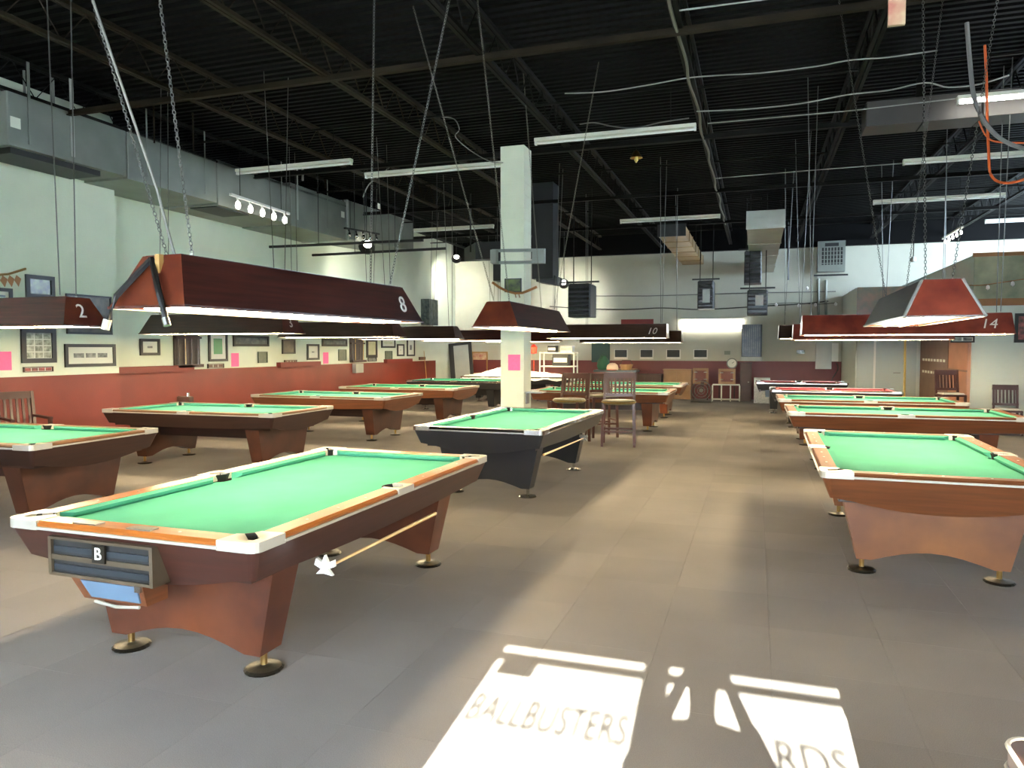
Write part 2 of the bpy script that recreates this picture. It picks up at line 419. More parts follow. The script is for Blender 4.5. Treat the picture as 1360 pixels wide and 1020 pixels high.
for n, (xa, xb, word) in enumerate(((GL[0]-0.02, -0.46+dx, 'BALLBUSTERS'), (-0.46+dx, GR[1]+0.02, 'BILLIARDS'))):
    ga, gb = (GL, GR)[n]
    d = struct(MB().box(xa, ga, YF-0.12, YF-0.07, 0.02, ZT+0.14).box(gb, xb, YF-0.12, YF-0.07, 0.02, ZT+0.14)
               .box(ga, gb, YF-0.12, YF-0.07, 0.02, 0.25).box(ga, gb, YF-0.12, YF-0.07, ZT-0.075, ZT-0.045).build('door_%d' % (n+3), 'aluminium'))
    box('pane', 'glass', d, ga, gb, YF-0.1, YF-0.092, 0.25, ZT)
    box('top_rail', 'aluminium', d, ga, gb, YF-0.12, YF-0.07, ZT, ZT+0.14)
    zc = (3.19-YF)*SUN_TAN - 0.0
    lettering('lettering', word, 0.15, 'black_metal', ((ga+gb)/2 - 0.03*n, YF-0.101, zc), (0, -1, 0), d, 0.001, width=(gb-ga)*(0.95-0.07*n), bold=0.003)
    bar = MB().tube([(xa+0.1, YF-0.06, 1.05), (xa+0.1, YF+0.0, 1.05), (xb-0.1, YF+0.0, 1.05), (xb-0.1, YF-0.06, 1.05)], 0.015).build('push_bar', 'aluminium', d)
    if n == 0: box('door_closer', 'black_metal', d, ga+0.03, ga+0.22, YF-0.07, YF-0.0, (3.52-YF)*SUN_TAN, (3.68-YF)*SUN_TAN)

# ---- ceiling: corrugated deck with ribs running across, bar joists running away from the camera
prof = []
y = YF-0.1; up = False
while y < YB+0.1:
    prof += [(y, ZC), (y+0.065, ZC), (y+0.085, ZC+0.05), (y+0.135, ZC+0.05)]; y += 0.155
dm = MB(); n = len(prof)
dm.add([(XL-0.6, p[0], p[1]) for p in prof] + [(XR+0.2, p[0], p[1]) for p in prof], [(i, i+1, n+i+1, n+i) for i in range(n-1)])
dm.box(XL-0.6, XR+0.2, YF-0.1, YB+0.1, ZC+0.06, ZC+0.16)
ceil = struct(dm.build('ceiling', 'deck'))
ZJ = 5.02
for k, x in enumerate((-9.35, -7.3, -5.1, -3.05, -0.83, 1.2, 3.3, 5.4, 7.5)):
    m = 'joist_rust' if k in (1, 2) else 'joist'
    j = MB().box(x-0.05, x-0.008, YF, YB, ZC-0.05, ZC).box(x+0.008, x+0.05, YF, YB, ZC-0.05, ZC)
    j.box(x-0.05, x-0.008, YF, YB, ZJ, ZJ+0.045).box(x+0.008, x+0.05, YF, YB, ZJ, ZJ+0.045)
    jo = struct(j.build('trim_%d' % (k+2), m)); jo['label'] = 'dark open-web steel roof joist running away from the camera'
    wv = MB(); yy = YF+0.1; pts = []
    q = 0
    while yy < YB:
        pts.append((x, yy, ZJ+0.03 if q % 2 == 0 else ZC-0.03)); yy += 0.33; q += 1
    wv.tube(pts, 0.011, 4).build('web', m, jo)
for yy, zz, m in ((8.0, ZJ-0.01, 'joist_rust'), (12.05, ZJ-0.01, 'joist'), (16.2, ZJ-0.01, 'joist'), (20.2, ZJ-0.01, 'joist'), (3.9, ZJ-0.01, 'joist')):
    cb = MB().box(XL, XR, yy-0.035, yy+0.035, zz-0.05, zz-0.035).box(XL, XR, yy-0.006, yy+0.006, zz-0.035, zz+0.03).build('trim_%d' % (20+int(yy)), m); struct(cb)
for yy in (10.15, 14.2, 18.3, 22.1):
    struct(MB().tube([(XL, yy, 5.12), (XR, yy, 5.12)], 0.018, 6).build('trim_%d' % (40+int(yy)), 'joist'))

# ---- column of painted blocks
colx0, colx1, coly0, coly1 = -4.0, -3.6, 11.4, 11.8
col = struct(box('wall_column', 'col_paint', None, colx0+0.006, colx1-0.006, coly0+0.006, coly1-0.006, 0, 4.95))
for k in range(25):
    o = MB().box(colx0, colx1, coly0, coly1, k*0.198+0.002, k*0.198+0.195).build('block', 'col_paint', col)

# ================================================================== POOL TABLES
TL, TW, TZ = 2.86, 1.54, 0.80
def arc(cx, cy, r, a0, a1, n=6): return [(cx+r*math.cos(a0+(a1-a0)*i/n), cy+r*math.sin(a0+(a1-a0)*i/n)) for i in range(n+1)]
def make_table(skirt, rail, felt, cap, ped, label, loc, rz=0.0, L=TL, W=TW, sights=False, ballbox=False, disc='dark_disc', trim='cap_white', covered=False, counters=False):
    t = thing('pool_table', label, 'pool table', loc, rz)
    hw, hl = W/2, L/2
    RW = 0.125                                         # width of the wooden rail top
    pc = (hw-0.105, hl-0.105); pr = 0.068; sp = (hw-0.085, 0.0); sr = 0.062
    # slate with cloth, notched at the six pockets
    bw, bl = hw-RW-0.01, hl-RW-0.01
    poly = []
    for sx, sy, a0 in ((1, 1, 0), (-1, 1, 0), (-1, -1, 0), (1, -1, 0)):
        cx, cyy = sx*pc[0], sy*pc[1]
        dx_ = math.sqrt(max(0, 0.11**2 - (pc[1]-bl)**2)); dy_ = math.sqrt(max(0, 0.11**2 - (pc[0]-bw)**2))
        ax = (cx - sx*dx_, sy*bl); ay = (sx*bw, cyy - sy*dy_)
        aa = math.atan2(ax[1]-cyy, ax[0]-cx); ab = math.atan2(ay[1]-cyy, ay[0]-cx)
        da = (ab-aa+PI) % (2*PI) - PI
        pts = [(cx+0.11*math.cos(aa+da*i/5), cyy+0.11*math.sin(aa+da*i/5)) for i in range(6)]
        poly.append(pts if sx*sy < 0 else pts[::-1])
    # order: corners counter-clockwise with side notches in between
    c_pp, c_np, c_nn, c_pn = poly
    def side(sx):
        cx = sx*sp[0]; d = math.sqrt(0.095**2 - (sp[0]-bw)**2)
        a = math.atan2(d, sx*bw-cx)
        pts = [(cx+0.095*math.cos(q), 0.095*math.sin(q)) for q in ([a + (2*PI-2*abs(a))*i/6 for i in range(7)] if sx > 0 else [a - 2*a*i/6 for i in range(7)])]
        pts = sorted(pts, key=lambda p: p[1]); return pts if sx > 0 else pts[::-1]
    full = side(1) + c_pp + c_np + side(-1) + c_nn + c_pn
    MB().prism(full, 0.70, 0.757).build('slate', felt, t)
    # pockets
    pk = MB().lathe([(pr+0.012, 0.0), (pr, 0.0), (pr*0.95, -0.02), (pr*0.7, -0.075), (0.001, -0.085), (0.001, -0.09), (pr*0.8, -0.08), (pr+0.004, -0.02), (pr+0.012, 0.0)], 12, cap=False).mesh('pocket', 'pocket_black')
    for x, y_ in ((pc[0], pc[1]), (-pc[0], pc[1]), (-pc[0], -pc[1]), (pc[0], -pc[1]), (sp[0], 0), (-sp[0], 0)):
        o = link('pocket', pk, t); o.location = (x, y_, 0.8015)
    # cushions and wooden rail tops: six of each
    def seg(length, kind):
        h = length/2; m = MB()
        if kind == 'cushion':
            ring = lambda s, q: [(RW, s*(h+0.0), TZ-0.004), (RW+0.05, s*(h-0.055*q), TZ-0.012), (RW+0.045, s*(h-0.05*q), TZ-0.028), (RW+0.02, s*(h-0.02*q), 0.752), (RW, s*h, 0.752)]
            return m.rings([ring(-1, 1), ring(1, 1)]).mesh('cushion', felt)
        return m.rings([[(0.012, s*h, TZ-0.035), (0.006, s*h, TZ-0.012), (0.02, s*h, TZ), (RW, s*h, TZ-0.001), (RW, s*h, TZ-0.035)] for s in (-1, 1)]).mesh('rail_top', rail)
    lseg = (L - 2*0.20 - 2*0.09)/2; sseg = W - 2*0.20
    lc, lr = seg(lseg, 'cushion'), seg(lseg+0.02, 'rail'); sc_, sr_ = seg(sseg, 'cushion'), seg(sseg+0.02, 'rail')
    off = 0.09 + lseg/2
    rails = []
    for (x, y_, rz_, a, b) in ((-hw, off, 0, lc, lr), (-hw, -off, 0, lc, lr), (hw, off, PI, lc, lr), (hw, -off, PI, lc, lr), (0, -hl, PI/2, sc_, sr_), (0, hl, -PI/2, sc_, sr_)):
        for nm, me in (('cushion', a), ('rail_top', b)):
            o = link(nm, me, t); o.location = (x, y_, 0); o.rotation_euler = (0, 0, rz_)
            if nm == 'rail_top': rails.append(o)
    if sights:
        si = MB().lathe([(0.008, 0), (0.008, 0.002)], 8).mesh('sight', 'cap_white')
        for o in rails[:4]:
            for k in (-1, 0, 1):
                s_ = link('sight', si, o); s_.location = (0.07, k*lseg/4, TZ)
        for o in rails[4:]:
            for k in (-1, 0, 1):
                s_ = link('sight', si, o); s_.location = (0.07, k*sseg/4, TZ)
    # corner and side castings: rounded outside, opening over the pocket
    cm = MB(); k = 9
    R = 0.05
    outer = arc(hw-R, hl-R, R, PI/2, 0, 4)
    outer = [(hw-0.215, hl)] + outer + [(hw, hl-0.215)]
    inner = [(hw-0.205, hl-RW)] + arc(pc[0], pc[1], pr+0.006, PI*1.12, -PI*0.62, 4)[0:0] + \
            [(pc[0]+(pr+0.006)*math.cos(a), pc[1]+(pr+0.006)*math.sin(a)) for a in [PI*1.15 + (-PI*0.65-PI*1.15)*i/4 for i in range(5)]] + [(hw-RW, hl-0.205)]
    n_ = len(outer)
    cm.add([(x, y_, TZ+0.003) for x, y_ in outer] + [(x, y_, TZ+0.003) for x, y_ in inner] + [(x, y_, TZ-0.045) for x, y_ in outer] + [(x, y_, TZ-0.045) for x, y_ in inner],
           [(i, i+1, n_+i+1, n_+i) for i in range(n_-1)] + [(i, 2*n_+i, 2*n_+i+1, i+1) for i in range(n_-1)] + [(n_+i, n_+i+1, 3*n_+i+1, 3*n_+i) for i in range(n_-1)] +
           [(2*n_+i, 3*n_+i, 3*n_+i+1, 2*n_+i+1) for i in range(n_-1)] + [(0, n_, 3*n_, 2*n_), (n_-1, 3*n_-1, 4*n_-1, 2*n_-1)])
    cme = cm.mesh('corner_cap', cap)
    for sx, sy in ((1, 1), (-1, 1), (-1, -1), (1, -1)):
        o = link('corner_cap', cme, t); o.scale = (sx, sy, 1)
    sm = MB()
    so = [(hw+0.002, -0.10), (hw+0.002, 0), (hw+0.002, 0.10)]
    a_ = [(hw-RW, -0.09)] + [(sp[0]+(sr+0.004)*math.cos(q), (sr+0.004)*math.sin(q)) for q in (-PI*0.72, -PI*0.35, 0, PI*0.35, PI*0.72)] + [(hw-RW, 0.09)]
    so = [(hw+0.002, -0.10), (hw+0.002, -0.075), (hw+0.002, -0.04), (hw+0.002, 0), (hw+0.002, 0.04), (hw+0.002, 0.075), (hw+0.002, 0.10)]
    n_ = 7
    sm.add([(x, y_, TZ+0.003) for x, y_ in so] + [(x, y_, TZ+0.003) for x, y_ in a_] + [(x, y_, TZ-0.04) for x, y_ in so] + [(x, y_, TZ-0.04) for x, y_ in a_],
           [(i, i+1, n_+i+1, n_+i) for i in range(n_-1)] + [(i, 2*n_+i, 2*n_+i+1, i+1) for i in range(n_-1)] + [(n_+i, n_+i+1, 3*n_+i+1, 3*n_+i) for i in range(n_-1)] +
           [(2*n_+i, 3*n_+i, 3*n_+i+1, 2*n_+i+1) for i in range(n_-1)] + [(0, n_, 3*n_, 2*n_), (n_-1, 3*n_-1, 4*n_-1, 2*n_-1)])
    sme = sm.mesh('side_cap', cap)
    for sx in (1, -1):
        o = link('side_cap', sme, t); o.scale = (sx, 1, 1)
    # skirt: four boards leaning inwards, rounded corner pieces, light trim line
    zt, zb, ins = TZ-0.032, 0.605, 0.068
    def board(half, bow):
        rs = []
        for i in range(13):
            q = -1+i/6.0; zz = zb - bow*max(0.0, 1-(q/0.92)**2); k_ = (zt-zz)/(zt-zb)
            i2 = ins*k_
            rs.append([(0.004, q*(half-0.05), zt), (0.03, q*(half-0.05), zt), (i2+0.03, q*(half-0.05-ins*0.6), zz), (i2, q*(half-0.05-ins*0.6), zz)])
        return MB().rings(rs).mesh('skirt', skirt)
    for x, y_, rz_, me in ((-hw, 0, 0, board(hl, 0.035)), (hw, 0, PI, board(hl, 0.035)), (0, -hl, PI/2, board(hw, 0.085)), (0, hl, -PI/2, board(hw, 0.085))):
        o = link('skirt', me, t); o.location = (x, y_, 0); o.rotation_euler = (0, 0, rz_)
    rc = []
    for z_, i_ in ((zb, ins), (zt, 0.004)):
        k_ = ins*0.6 if z_ == zb else 0
        rc.append([(hw-0.05-k_, hl-i_, z_)] + [(hw-0.05-k_+(0.05+k_-i_)*math.sin(q), hl-0.05-k_+(0.05+k_-i_)*math.cos(q), z_) for q in (0.25, 0.55, 0.785, 1.02, 1.32)] + [(hw-i_, hl-0.05-k_, z_), (hw-0.1, hl-0.1, z_)])
    cpm = MB().rings(rc).mesh('corner_post', skirt)
    for sx, sy in ((1, 1), (-1, 1), (-1, -1), (1, -1)):
        o = link('corner_post', cpm, t); o.scale = (sx, sy, 1)
    tr = MB(); e = 0.004
    for sx in (-1, 1):
        tr.box(*sorted((sx*(hw+e), sx*(hw-0.014))), -hl+0.21, -0.1, TZ-0.04, TZ-0.026).box(*sorted((sx*(hw+e), sx*(hw-0.014))), 0.1, hl-0.21, TZ-0.04, TZ-0.026)
        tr.box(-hw+0.21, hw-0.21, *sorted((sx*(hl+e), sx*(hl-0.014))), TZ-0.04, TZ-0.026)
    tr.build('trim', trim, t)
    # frame below and the two pedestals with arched feet
    MB().box(-hw+0.13, hw-0.13, -hl+0.13, hl-0.13, 0.57, 0.70).build('frame', 'wood_darker' if ped != 'black_lam' else 'black_lam', t)
    MB().box(-0.27, 0.27, -0.85, 0.85, 0.40, 0.57).build('ball_gully', 'wood_darker' if ped != 'black_lam' else 'black_lam', t)
    wt, wbm = 0.60, 0.49
    pz = []
    bot = [(-wbm + 2*wbm*i/10, 0.105 + 0.085*math.sin(PI*min(1, max(0, (i-1)/8)))) for i in range(11)]
    outl = bot + [(wt, 0.585), (-wt, 0.585)]
    fd = hl-0.455
    def pedm(s):
        m = MB(); lean = 0.05
        r1 = [(x, s*(fd+0.085 + lean*(z-0.1)), z) for x, z in outl]; r2 = [(x, s*(fd-0.085 - lean*(z-0.1)), z) for x, z in outl]
        return m.rings([r1, r2]).mesh('pedestal', ped)
    foot = MB(); foot.smooth = False
    foot.lathe([(0.018, 0.02), (0.018, 0.14)], 10)
    fme = foot.mesh('foot', 'brass' if disc == 'dark_disc' else 'chrome')
    dme = MB().lathe([(0.098, 0.0), (0.102, 0.008), (0.09, 0.018), (0.045, 0.024), (0.022, 0.03)], 18).mesh('foot_disc', disc)
    for s in (-1, 1):
        p = link('pedestal', pedm(s), t)
        for sx in (-1, 1):
            o = link('foot', fme, p); o.location = (sx*0.445, s*fd, 0)
            o = link('foot_disc', dme, p); o.location = (sx*0.445, s*fd, 0)
    if counters:
        for x in (-0.27, 0.07):
            MB().box(x-0.075, x+0.075, -hl+0.03, -hl+0.085, TZ, TZ+0.006).build('score_counter', 'steel', t)
    if ballbox:
        y0 = -hl
        bx = MB()
        x0, x1 = -0.46, 0.20
        bx.box(x0, x0+0.02, y0-0.015, y0+0.10, 0.555, 0.735).box(x1-0.02, x1, y0-0.015, y0+0.10, 0.545, 0.735)
        bx.box(x0, x1, y0-0.015, y0+0.02, 0.725, 0.738).box(x0, x1, y0-0.012, y0+0.02, 0.625, 0.65).box(x0, x1, y0-0.012, y0+0.10, 0.545, 0.56)
        rk = bx.build('ball_rack', 'rack_bronze', t)
        MB().box(x0+0.02, x1-0.02, y0+0.0, y0+0.05, 0.56, 0.72).build('rack_liner', 'black_metal', rk)
        for z_ in (0.665, 0.575):
            MB().box(x0+0.03, x1-0.03, y0-0.008, y0+0.0, z_, z_+0.028).build('trough', 'trough_steel', rk)
        bd = MB().box(-0.165, -0.085, y0-0.022, y0-0.012, 0.635, 0.722).build('badge', 'dark_disc', t)
        lettering('badge_letter', 'B', 0.085, 'number_white', (-0.125, y0-0.024, 0.678), (0, -1, 0), t, 0.002)
        b2 = MB().rings([[(-0.34, y0+0.005, 0.545), (0.115, y0+0.005, 0.545), (0.115, y0+0.16, 0.545), (-0.34, y0+0.16, 0.545)],
                         [(-0.28, y0+0.03, 0.435), (0.115, y0+0.03, 0.435), (0.115, y0+0.16, 0.435), (-0.28, y0+0.16, 0.435)]]).build('ball_box', 'wood_red', t)
        MB().rings([[(-0.27, y0-0.001, 0.535), (0.085, y0-0.001, 0.535), (0.085, y0+0.02, 0.535), (-0.27, y0+0.02, 0.535)],
                    [(-0.22, y0+0.018, 0.45), (0.085, y0+0.018, 0.45), (0.085, y0+0.04, 0.45), (-0.22, y0+0.04, 0.45)]]).build('tray_front', 'tray_blue', b2)
        MB().tube([(-0.2, y0+0.02, 0.43), (-0.05, y0+0.005, 0.424), (0.08, y0+0.02, 0.43)], 0.008).build('tray_lip', 'cap_white', b2)
        MB().box(0.075, 0.11, y0-0.004, y0+0.03, 0.51, 0.54).build('latch', 'chrome', b2)
    if covered:
        cv = MB(); nx, ny = 18, 26; W2, L2 = hw+0.05, hl+0.05
        vs = []
        for j in range(ny+1):
            for i in range(nx+1):
                x = -W2+2*W2*i/nx; y_ = -L2+2*L2*j/ny
                z_ = TZ+0.02+0.02*math.sin(i*1.7+j*0.6)*math.sin(j*1.1)
                z_ += 0.22*math.exp(-((x+0.1)**2/0.12 + (y_+0.7)**2/0.35)) + 0.12*math.exp(-((x-0.1)**2/0.1 + (y_-0.3)**2/0.8))
                e_ = max(abs(x)-hw, abs(y_)-hl)
                if e_ > 0.0: z_ = TZ-0.09+0.03*math.sin(i*2.1+j*1.3)
                vs.append((x, y_, z_))
        cv.add(vs, [(j*(nx+1)+i, j*(nx+1)+i+1, (j+1)*(nx+1)+i+1, (j+1)*(nx+1)+i) for j in range(ny) for i in range(nx)]); cv.smooth = True
        o = cv.build('dust_sheet', 'sheet'); o.location = loc; o.rotation_euler = (0, 0, rz)
        tag(o, 'white dust sheet heaped over the farthest pool table by the left wall', 'sheet')
    return t
SIDE = -PI/2
R_ = math.radians
make_table('wood_dark', 'rail_orange', 'felt', 'cap_white', 'wood_ped', 'large dark brown pool table with ball rack at its end, nearest at left', (-2.83, 4.10, 0), R_(-0.8), sights=True, ballbox=True, counters=True)
make_table('black_lam', 'black_gloss', 'felt', 'chrome', 'black_lam', 'black pool table with chrome rims and round chrome feet before the white column', (-2.82, 8.75, 0), R_(-1.6), sights=True, disc='chrome', trim='chrome')
make_table('wood_red', 'rail_brown', 'felt', 'cap_white', 'wood_ped_pink', 'reddish brown pool table seen from its end, nearest at right, under the red lamp', (1.24, 6.94, 0), R_(-1.0), sights=True)
make_table('wood_darker', 'rail_tan', 'felt', 'cap_white', 'wood_ped_dark', 'dark brown pool table cut by the left edge of the photo, under lamp 2', (-7.53, 5.47, 0), SIDE+R_(2.0))
make_table('wood_darker', 'rail_tan', 'felt_blue', 'cap_white', 'wood_ped_dark', 'dark brown pool table standing sideways by the red wall, under lamp 3', (-7.43, 8.78, 0), SIDE+R_(1.2))
make_table('wood_brown', 'rail_tan', 'felt_blue', 'cap_white', 'wood_ped_dark', 'brown pool table third from the front along the red left wall', (-7.55, 12.15, 0), SIDE+R_(-0.8))
make_table('wood_brown', 'rail_tan', 'felt', 'cap_white', 'wood_ped_dark', 'light brown pool table fourth from the front along the red left wall', (-7.55, 15.2, 0), SIDE)
make_table('black_lam', 'black_gloss', 'felt', 'chrome', 'black_lam', 'black pool table with chrome corner posts far along the red left wall', (-7.65, 18.75, 0), SIDE, disc='chrome', trim='chrome')
make_table('black_lam', 'black_gloss', 'felt', 'chrome', 'black_lam', 'farthest pool table by the left wall, hidden under a white dust sheet', (-7.0, 22.0, 0), SIDE, L=3.5, W=1.8, covered=True, disc='chrome')
make_table('wood_red', 'rail_brown', 'felt', 'cap_white', 'wood_ped', 'reddish pool table under lamp 10 in the middle of the hall', (-3.02, 15.2, 0), SIDE)
make_table('wood_brown', 'rail_tan', 'felt', 'cap_white', 'wood_ped', 'brown pool table farthest back in the middle of the hall', (-3.05, 18.2, 0), SIDE)
make_table('wood_red', 'rail_brown', 'felt', 'cap_white', 'wood_ped', 'orange brown pool table standing sideways at right under lamp 14', (1.86, 11.3, 0), SIDE)
make_table('wood_red', 'rail_brown', 'felt_blue', 'cap_white', 'wood_ped', 'orange brown pool table at right, directly behind the one under lamp 14', (1.80, 13.95, 0), SIDE)
make_table('black_lam', 'chrome', 'felt_red', 'chrome', 'black_lam', 'pool table with red cloth and chrome rails at right, nearer of two', (1.55, 16.85, 0), SIDE, L=2.5, W=1.4, disc='chrome', trim='chrome')
make_table('black_lam', 'chrome', 'felt_red', 'chrome', 'black_lam', 'small pool table with red cloth farthest back at right', (1.1, 20.4, 0), SIDE, L=2.2, W=1.25, disc='chrome', trim='chrome')
ct = make_table('wood_darker', 'wood_dark', 'felt', 'wood_dark', 'wood_ped_dark', 'dark pool table of which only one chrome-edged corner shows at bottom right', (1.302, 0.42, 0), 0, trim='chrome')
for sx in (-1, 1):
    for sy in (-1, 1):
        co_ = [(sx*(TW/2-0.3), sy*TL/2)] + [(sx*x, sy*y_) for x, y_ in arc(TW/2-0.05, TL/2-0.05, 0.05, PI/2, 0, 5)] + [(sx*TW/2, sy*(TL/2-0.3))]
        for zz in (TZ+0.002, TZ-0.046): MB().tube([(x, y_, zz) for x, y_ in co_], 0.006, 6).build('corner_edge', 'cap_white', ct)

# bridge sticks hanging under two tables
def bridge_stick(a, b, label, headm, scale=1.0):
    a, b = Vector(a), Vector(b)
    t = thing('bridge_stick', label, 'bridge stick', a)
    MB().tube([(0, 0, 0), (b-a)], [0.013, 0.007], 8).build('shaft', 'cue_wood', t)
    d = (b-a).normalized(); s = Vector((0, 0, 1)).cross(d).normalized(); u = d.cross(s)
    h = MB(); c = b-a
    out = [(-0.05, -0.03), (-0.02, 0.0), (-0.06, 0.02), (-0.05, 0.055), (-0.015, 0.035), (0.0, 0.075), (0.02, 0.035), (0.055, 0.05), (0.06, 0.015), (0.02, 0.0), (0.05, -0.035), (0.0, -0.025)]
    h.rings([[c + (s*x + u*y)*scale + d*k for x, y in out] for k in (-0.012, 0.012)])
    h.build('bridge_head', headm, t)
    return t
bridge_stick(at(578, 682, x=-2.09), at(432, 755, x=-2.0), 'wooden bridge stick with white head hung under the nearest left table', 'white_plastic', 0.9)
bridge_stick(at(722, 604, x=-2.12), at(775, 582, x=-2.03), 'bridge stick with grey head hung under the black table', 'steel', 0.9)

# ================================================================== TABLE LAMPS
ZL = 1.88
def make_lamp(label, loc, rz=0.0, num=None, side=True, shade='shade_wood', end='shade_end', L=2.5, tops=None, near=False, hook=False, dz=0.0, chain='chain_metal', hh=0.28, es=0.11, edge=False):
    t = thing('table_lamp', label, 'hanging lamp', (loc[0], loc[1], ZL+dz), rz)
    hb, ht, hl, tl = 0.265, 0.135, L/2, L/2-es
    k = 0.014
    for s in (-1, 1):
        MB().rings([[(s*hb, -hl, 0), (s*(hb-k), -hl+k, 0), (s*(ht-k), -tl+k, hh), (s*ht, -tl, hh)], [(s*hb, hl, 0), (s*(hb-k), hl-k, 0), (s*(ht-k), tl-k, hh), (s*ht, tl, hh)]]).build('shade_side', shade, t)
        MB().rings([[(-hb, s*hl, 0), (-hb+k, s*(hl-k), 0), (-ht+k, s*(tl-k), hh), (-ht, s*tl, hh)], [(hb, s*hl, 0), (hb-k, s*(hl-k), 0), (ht-k, s*(tl-k), hh), (ht, s*tl, hh)]]).build('shade_end', end, t)
    MB().box(-ht+0.01, ht-0.01, -tl+0.01, tl-0.01, hh-0.012, hh+0.004).build('shade_top', shade, t)
    MB().rings([[(-hb+0.03, -hl+0.03, 0.012), (hb-0.03, -hl+0.03, 0.012), (hb-0.03, hl-0.03, 0.012), (-hb+0.03, hl-0.03, 0.012)],
                [(-ht-0.015, -tl+0.0, 0.19), (ht+0.015, -tl+0.0, 0.19), (ht+0.015, tl, 0.19), (-ht-0.015, tl, 0.19)],
                [(-0.05, -tl+0.1, 0.21), (0.05, -tl+0.1, 0.21), (0.05, tl-0.1, 0.21), (-0.05, tl-0.1, 0.21)]], cap=False).build('reflector', 'reflector', t)
    tb = MB().tube([(0, -hl+0.06, 0), (0, hl-0.06, 0)], 0.019, 8).mesh('tube', 'tube')
    for x in (-0.07, 0.07):
        o = link('fluorescent_tube', tb, t); o.location = (x, 0, 0.012)
    trm = MB()
    trm.box(-hb-0.004, hb+0.004, -hl-0.004, -hl+0.01, -0.006, 0.008).box(-hb-0.004, hb+0.004, hl-0.01, hl+0.004, -0.006, 0.008)
    trm.box(-hb-0.004, -hb+0.01, -hl, hl, -0.006, 0.008).box(hb-0.01, hb+0.004, -hl, hl, -0.006, 0.008).build('lower_rim', shade, t)
    if edge:
        for sx in (-1, 1):
            MB().bar((sx*hb, -hl, 0), (sx*ht, -tl, hh), 0.016).build('edge_strip', 'galv_pale', t)
    pts = [(-0.09, -tl+0.12), (0.09, -tl+0.12), (-0.09, tl-0.12), (0.09, tl-0.12)]
    Rz = Matrix.Rotation(-rz, 3, 'Z'); base = Vector((loc[0], loc[1], ZL+dz))
    for i, (x, y_) in enumerate(pts):
        a = Vector((x, y_, hh))
        MB().tube([a + Vector((0, 0, -0.005)), a + Vector((0, 0, 0.02))], 0.01, 6).build('hook_eye', 'cap_white', t)
        if tops and tops[i] is not None: b = Rz @ (Vector(tops[i]) - base)
        else: b = Vector((x*(1.2+random.random()*1.5), y_*(0.85+0.25*random.random()), ZJ-ZL-dz))
        b = a + (b-a)*((ZR-ZL-dz-hh)/(b.z-hh)) if b.z > hh+0.3 else b
        c = MB()
        if near: c.chain(a + Vector((0, 0, 0.015)), b, 0.03, 0.0026)
        else: c.tube([a, b], 0.006, 5)
        c.build('chain', chain, t)
    if hook:
        a = Vector((-0.07, -tl+0.16, hh)); b = Rz @ (Vector(tops[0]) - base) + Vector((0.03, 0, 0)); b = a + (b-a)*((ZR-ZL-dz-hh)/(b.z-hh))
        MB().tube([a, a + (b-a)*0.12 + Vector((0.02, 0, 0)), a + (b-a)*0.45 + Vector((-0.025, 0, 0)), a + (b-a)*0.72 + Vector((-0.03, 0, 0)), b], 0.008, 6).build('power_cord', 'rope_pale', t)
    if num:
        sl = Vector((hh, 0, hb-ht)).normalized(); se = Vector((0, hh, es)).normalized()
        if side: lettering('number', num, 0.2, 'number_white', (((hb+ht)/2)+0.006, hl-0.30 if len(num) > 1 else hl-0.24, hh/2-0.01), sl, t, 0.002, 0.25)
        else: lettering('number', num, 0.2, 'number_white', (0.02, hl-0.055+0.006, hh/2), se, t, 0.002, 0.0)
    if hook:
        hk = MB().tube([(-0.04, -tl-0.03, hh-0.02), (-0.17, -hl-0.03, 0.06), (-0.21, -hl-0.06, -0.09)], 0.016, 6).tube([(-0.04, -tl-0.03, hh-0.02), (0.12, -hl-0.02, 0.06), (0.17, -hl-0.03, -0.075)], 0.016, 6).build('cue_hook', 'black_metal', t)
        MB().tube([(-0.205, -hl-0.057, -0.065), (-0.22, -hl-0.062, -0.115)], 0.021, 8).build('hook_tip', 'cap_white', hk)
        MB().tube([(0.165, -hl-0.03, -0.06), (0.18, -hl-0.032, -0.1)], 0.019, 8).build('hook_tip', 'steel', hk)
        MB().box(0.0, 0.03, -tl-0.045, -tl-0.015, hh-0.10, hh).build('peg', 'frame_gold', hk)
    return t
make_lamp('long dark red wood lamp numbered 8, nearest, above the left front table', (-2.94, 4.26), R_(-3.3), '8', near=True, hook=True,
          tops=[at(122, 0, y=3.25), at(212, 0, y=3.2), at(497, 0, y=5.3), at(597, 0, y=5.3)])
make_lamp('dark wood lamp with brown end above the black pool table', (-2.72, 8.75), R_(1.0), near=True, dz=0.02,
          tops=[at(560, 50, y=7.6), at(640, 55, y=7.6), at(690, 30, y=9.8), at(775, 195, y=9.8)], chain='rope')
make_lamp('grey sided lamp with bright red end above the right front table', (1.33, 7.35), R_(-1.0), shade='shade_brown', end='shade_red', near=True, dz=0.02, edge=True,
          tops=[at(1226, 0, y=6.3), at(1325, 0, y=6.5), at(1126, 75, y=8.5), at(1222, 240, y=8.6)])
make_lamp('dark wood lamp numbered 2 at the left edge, over the cut-off table', (-7.40, 5.40), SIDE+R_(1.5), '2', side=False)
make_lamp('dark brown wood lamp numbered 3 seen beneath lamp 8', (-7.42, 8.80), SIDE+R_(0.5), '3', side=False, shade='shade_brown')
make_lamp('brown wood lamp beside lamp 3, over the third table at left', (-7.50, 12.2), SIDE, shade='shade_brown', end='shade_wood')
make_lamp('brown wood lamp over the fourth table at left, beside the white column', (-7.55, 15.2), SIDE, shade='shade_brown', end='shade_wood')
make_lamp('brown wood lamp over the black table far along the left wall', (-7.65, 18.8), SIDE, shade='shade_wood')
make_lamp('brown wood lamp over the sheet covered table, left of the column', (-7.0, 22.0), SIDE, shade='shade_wood')
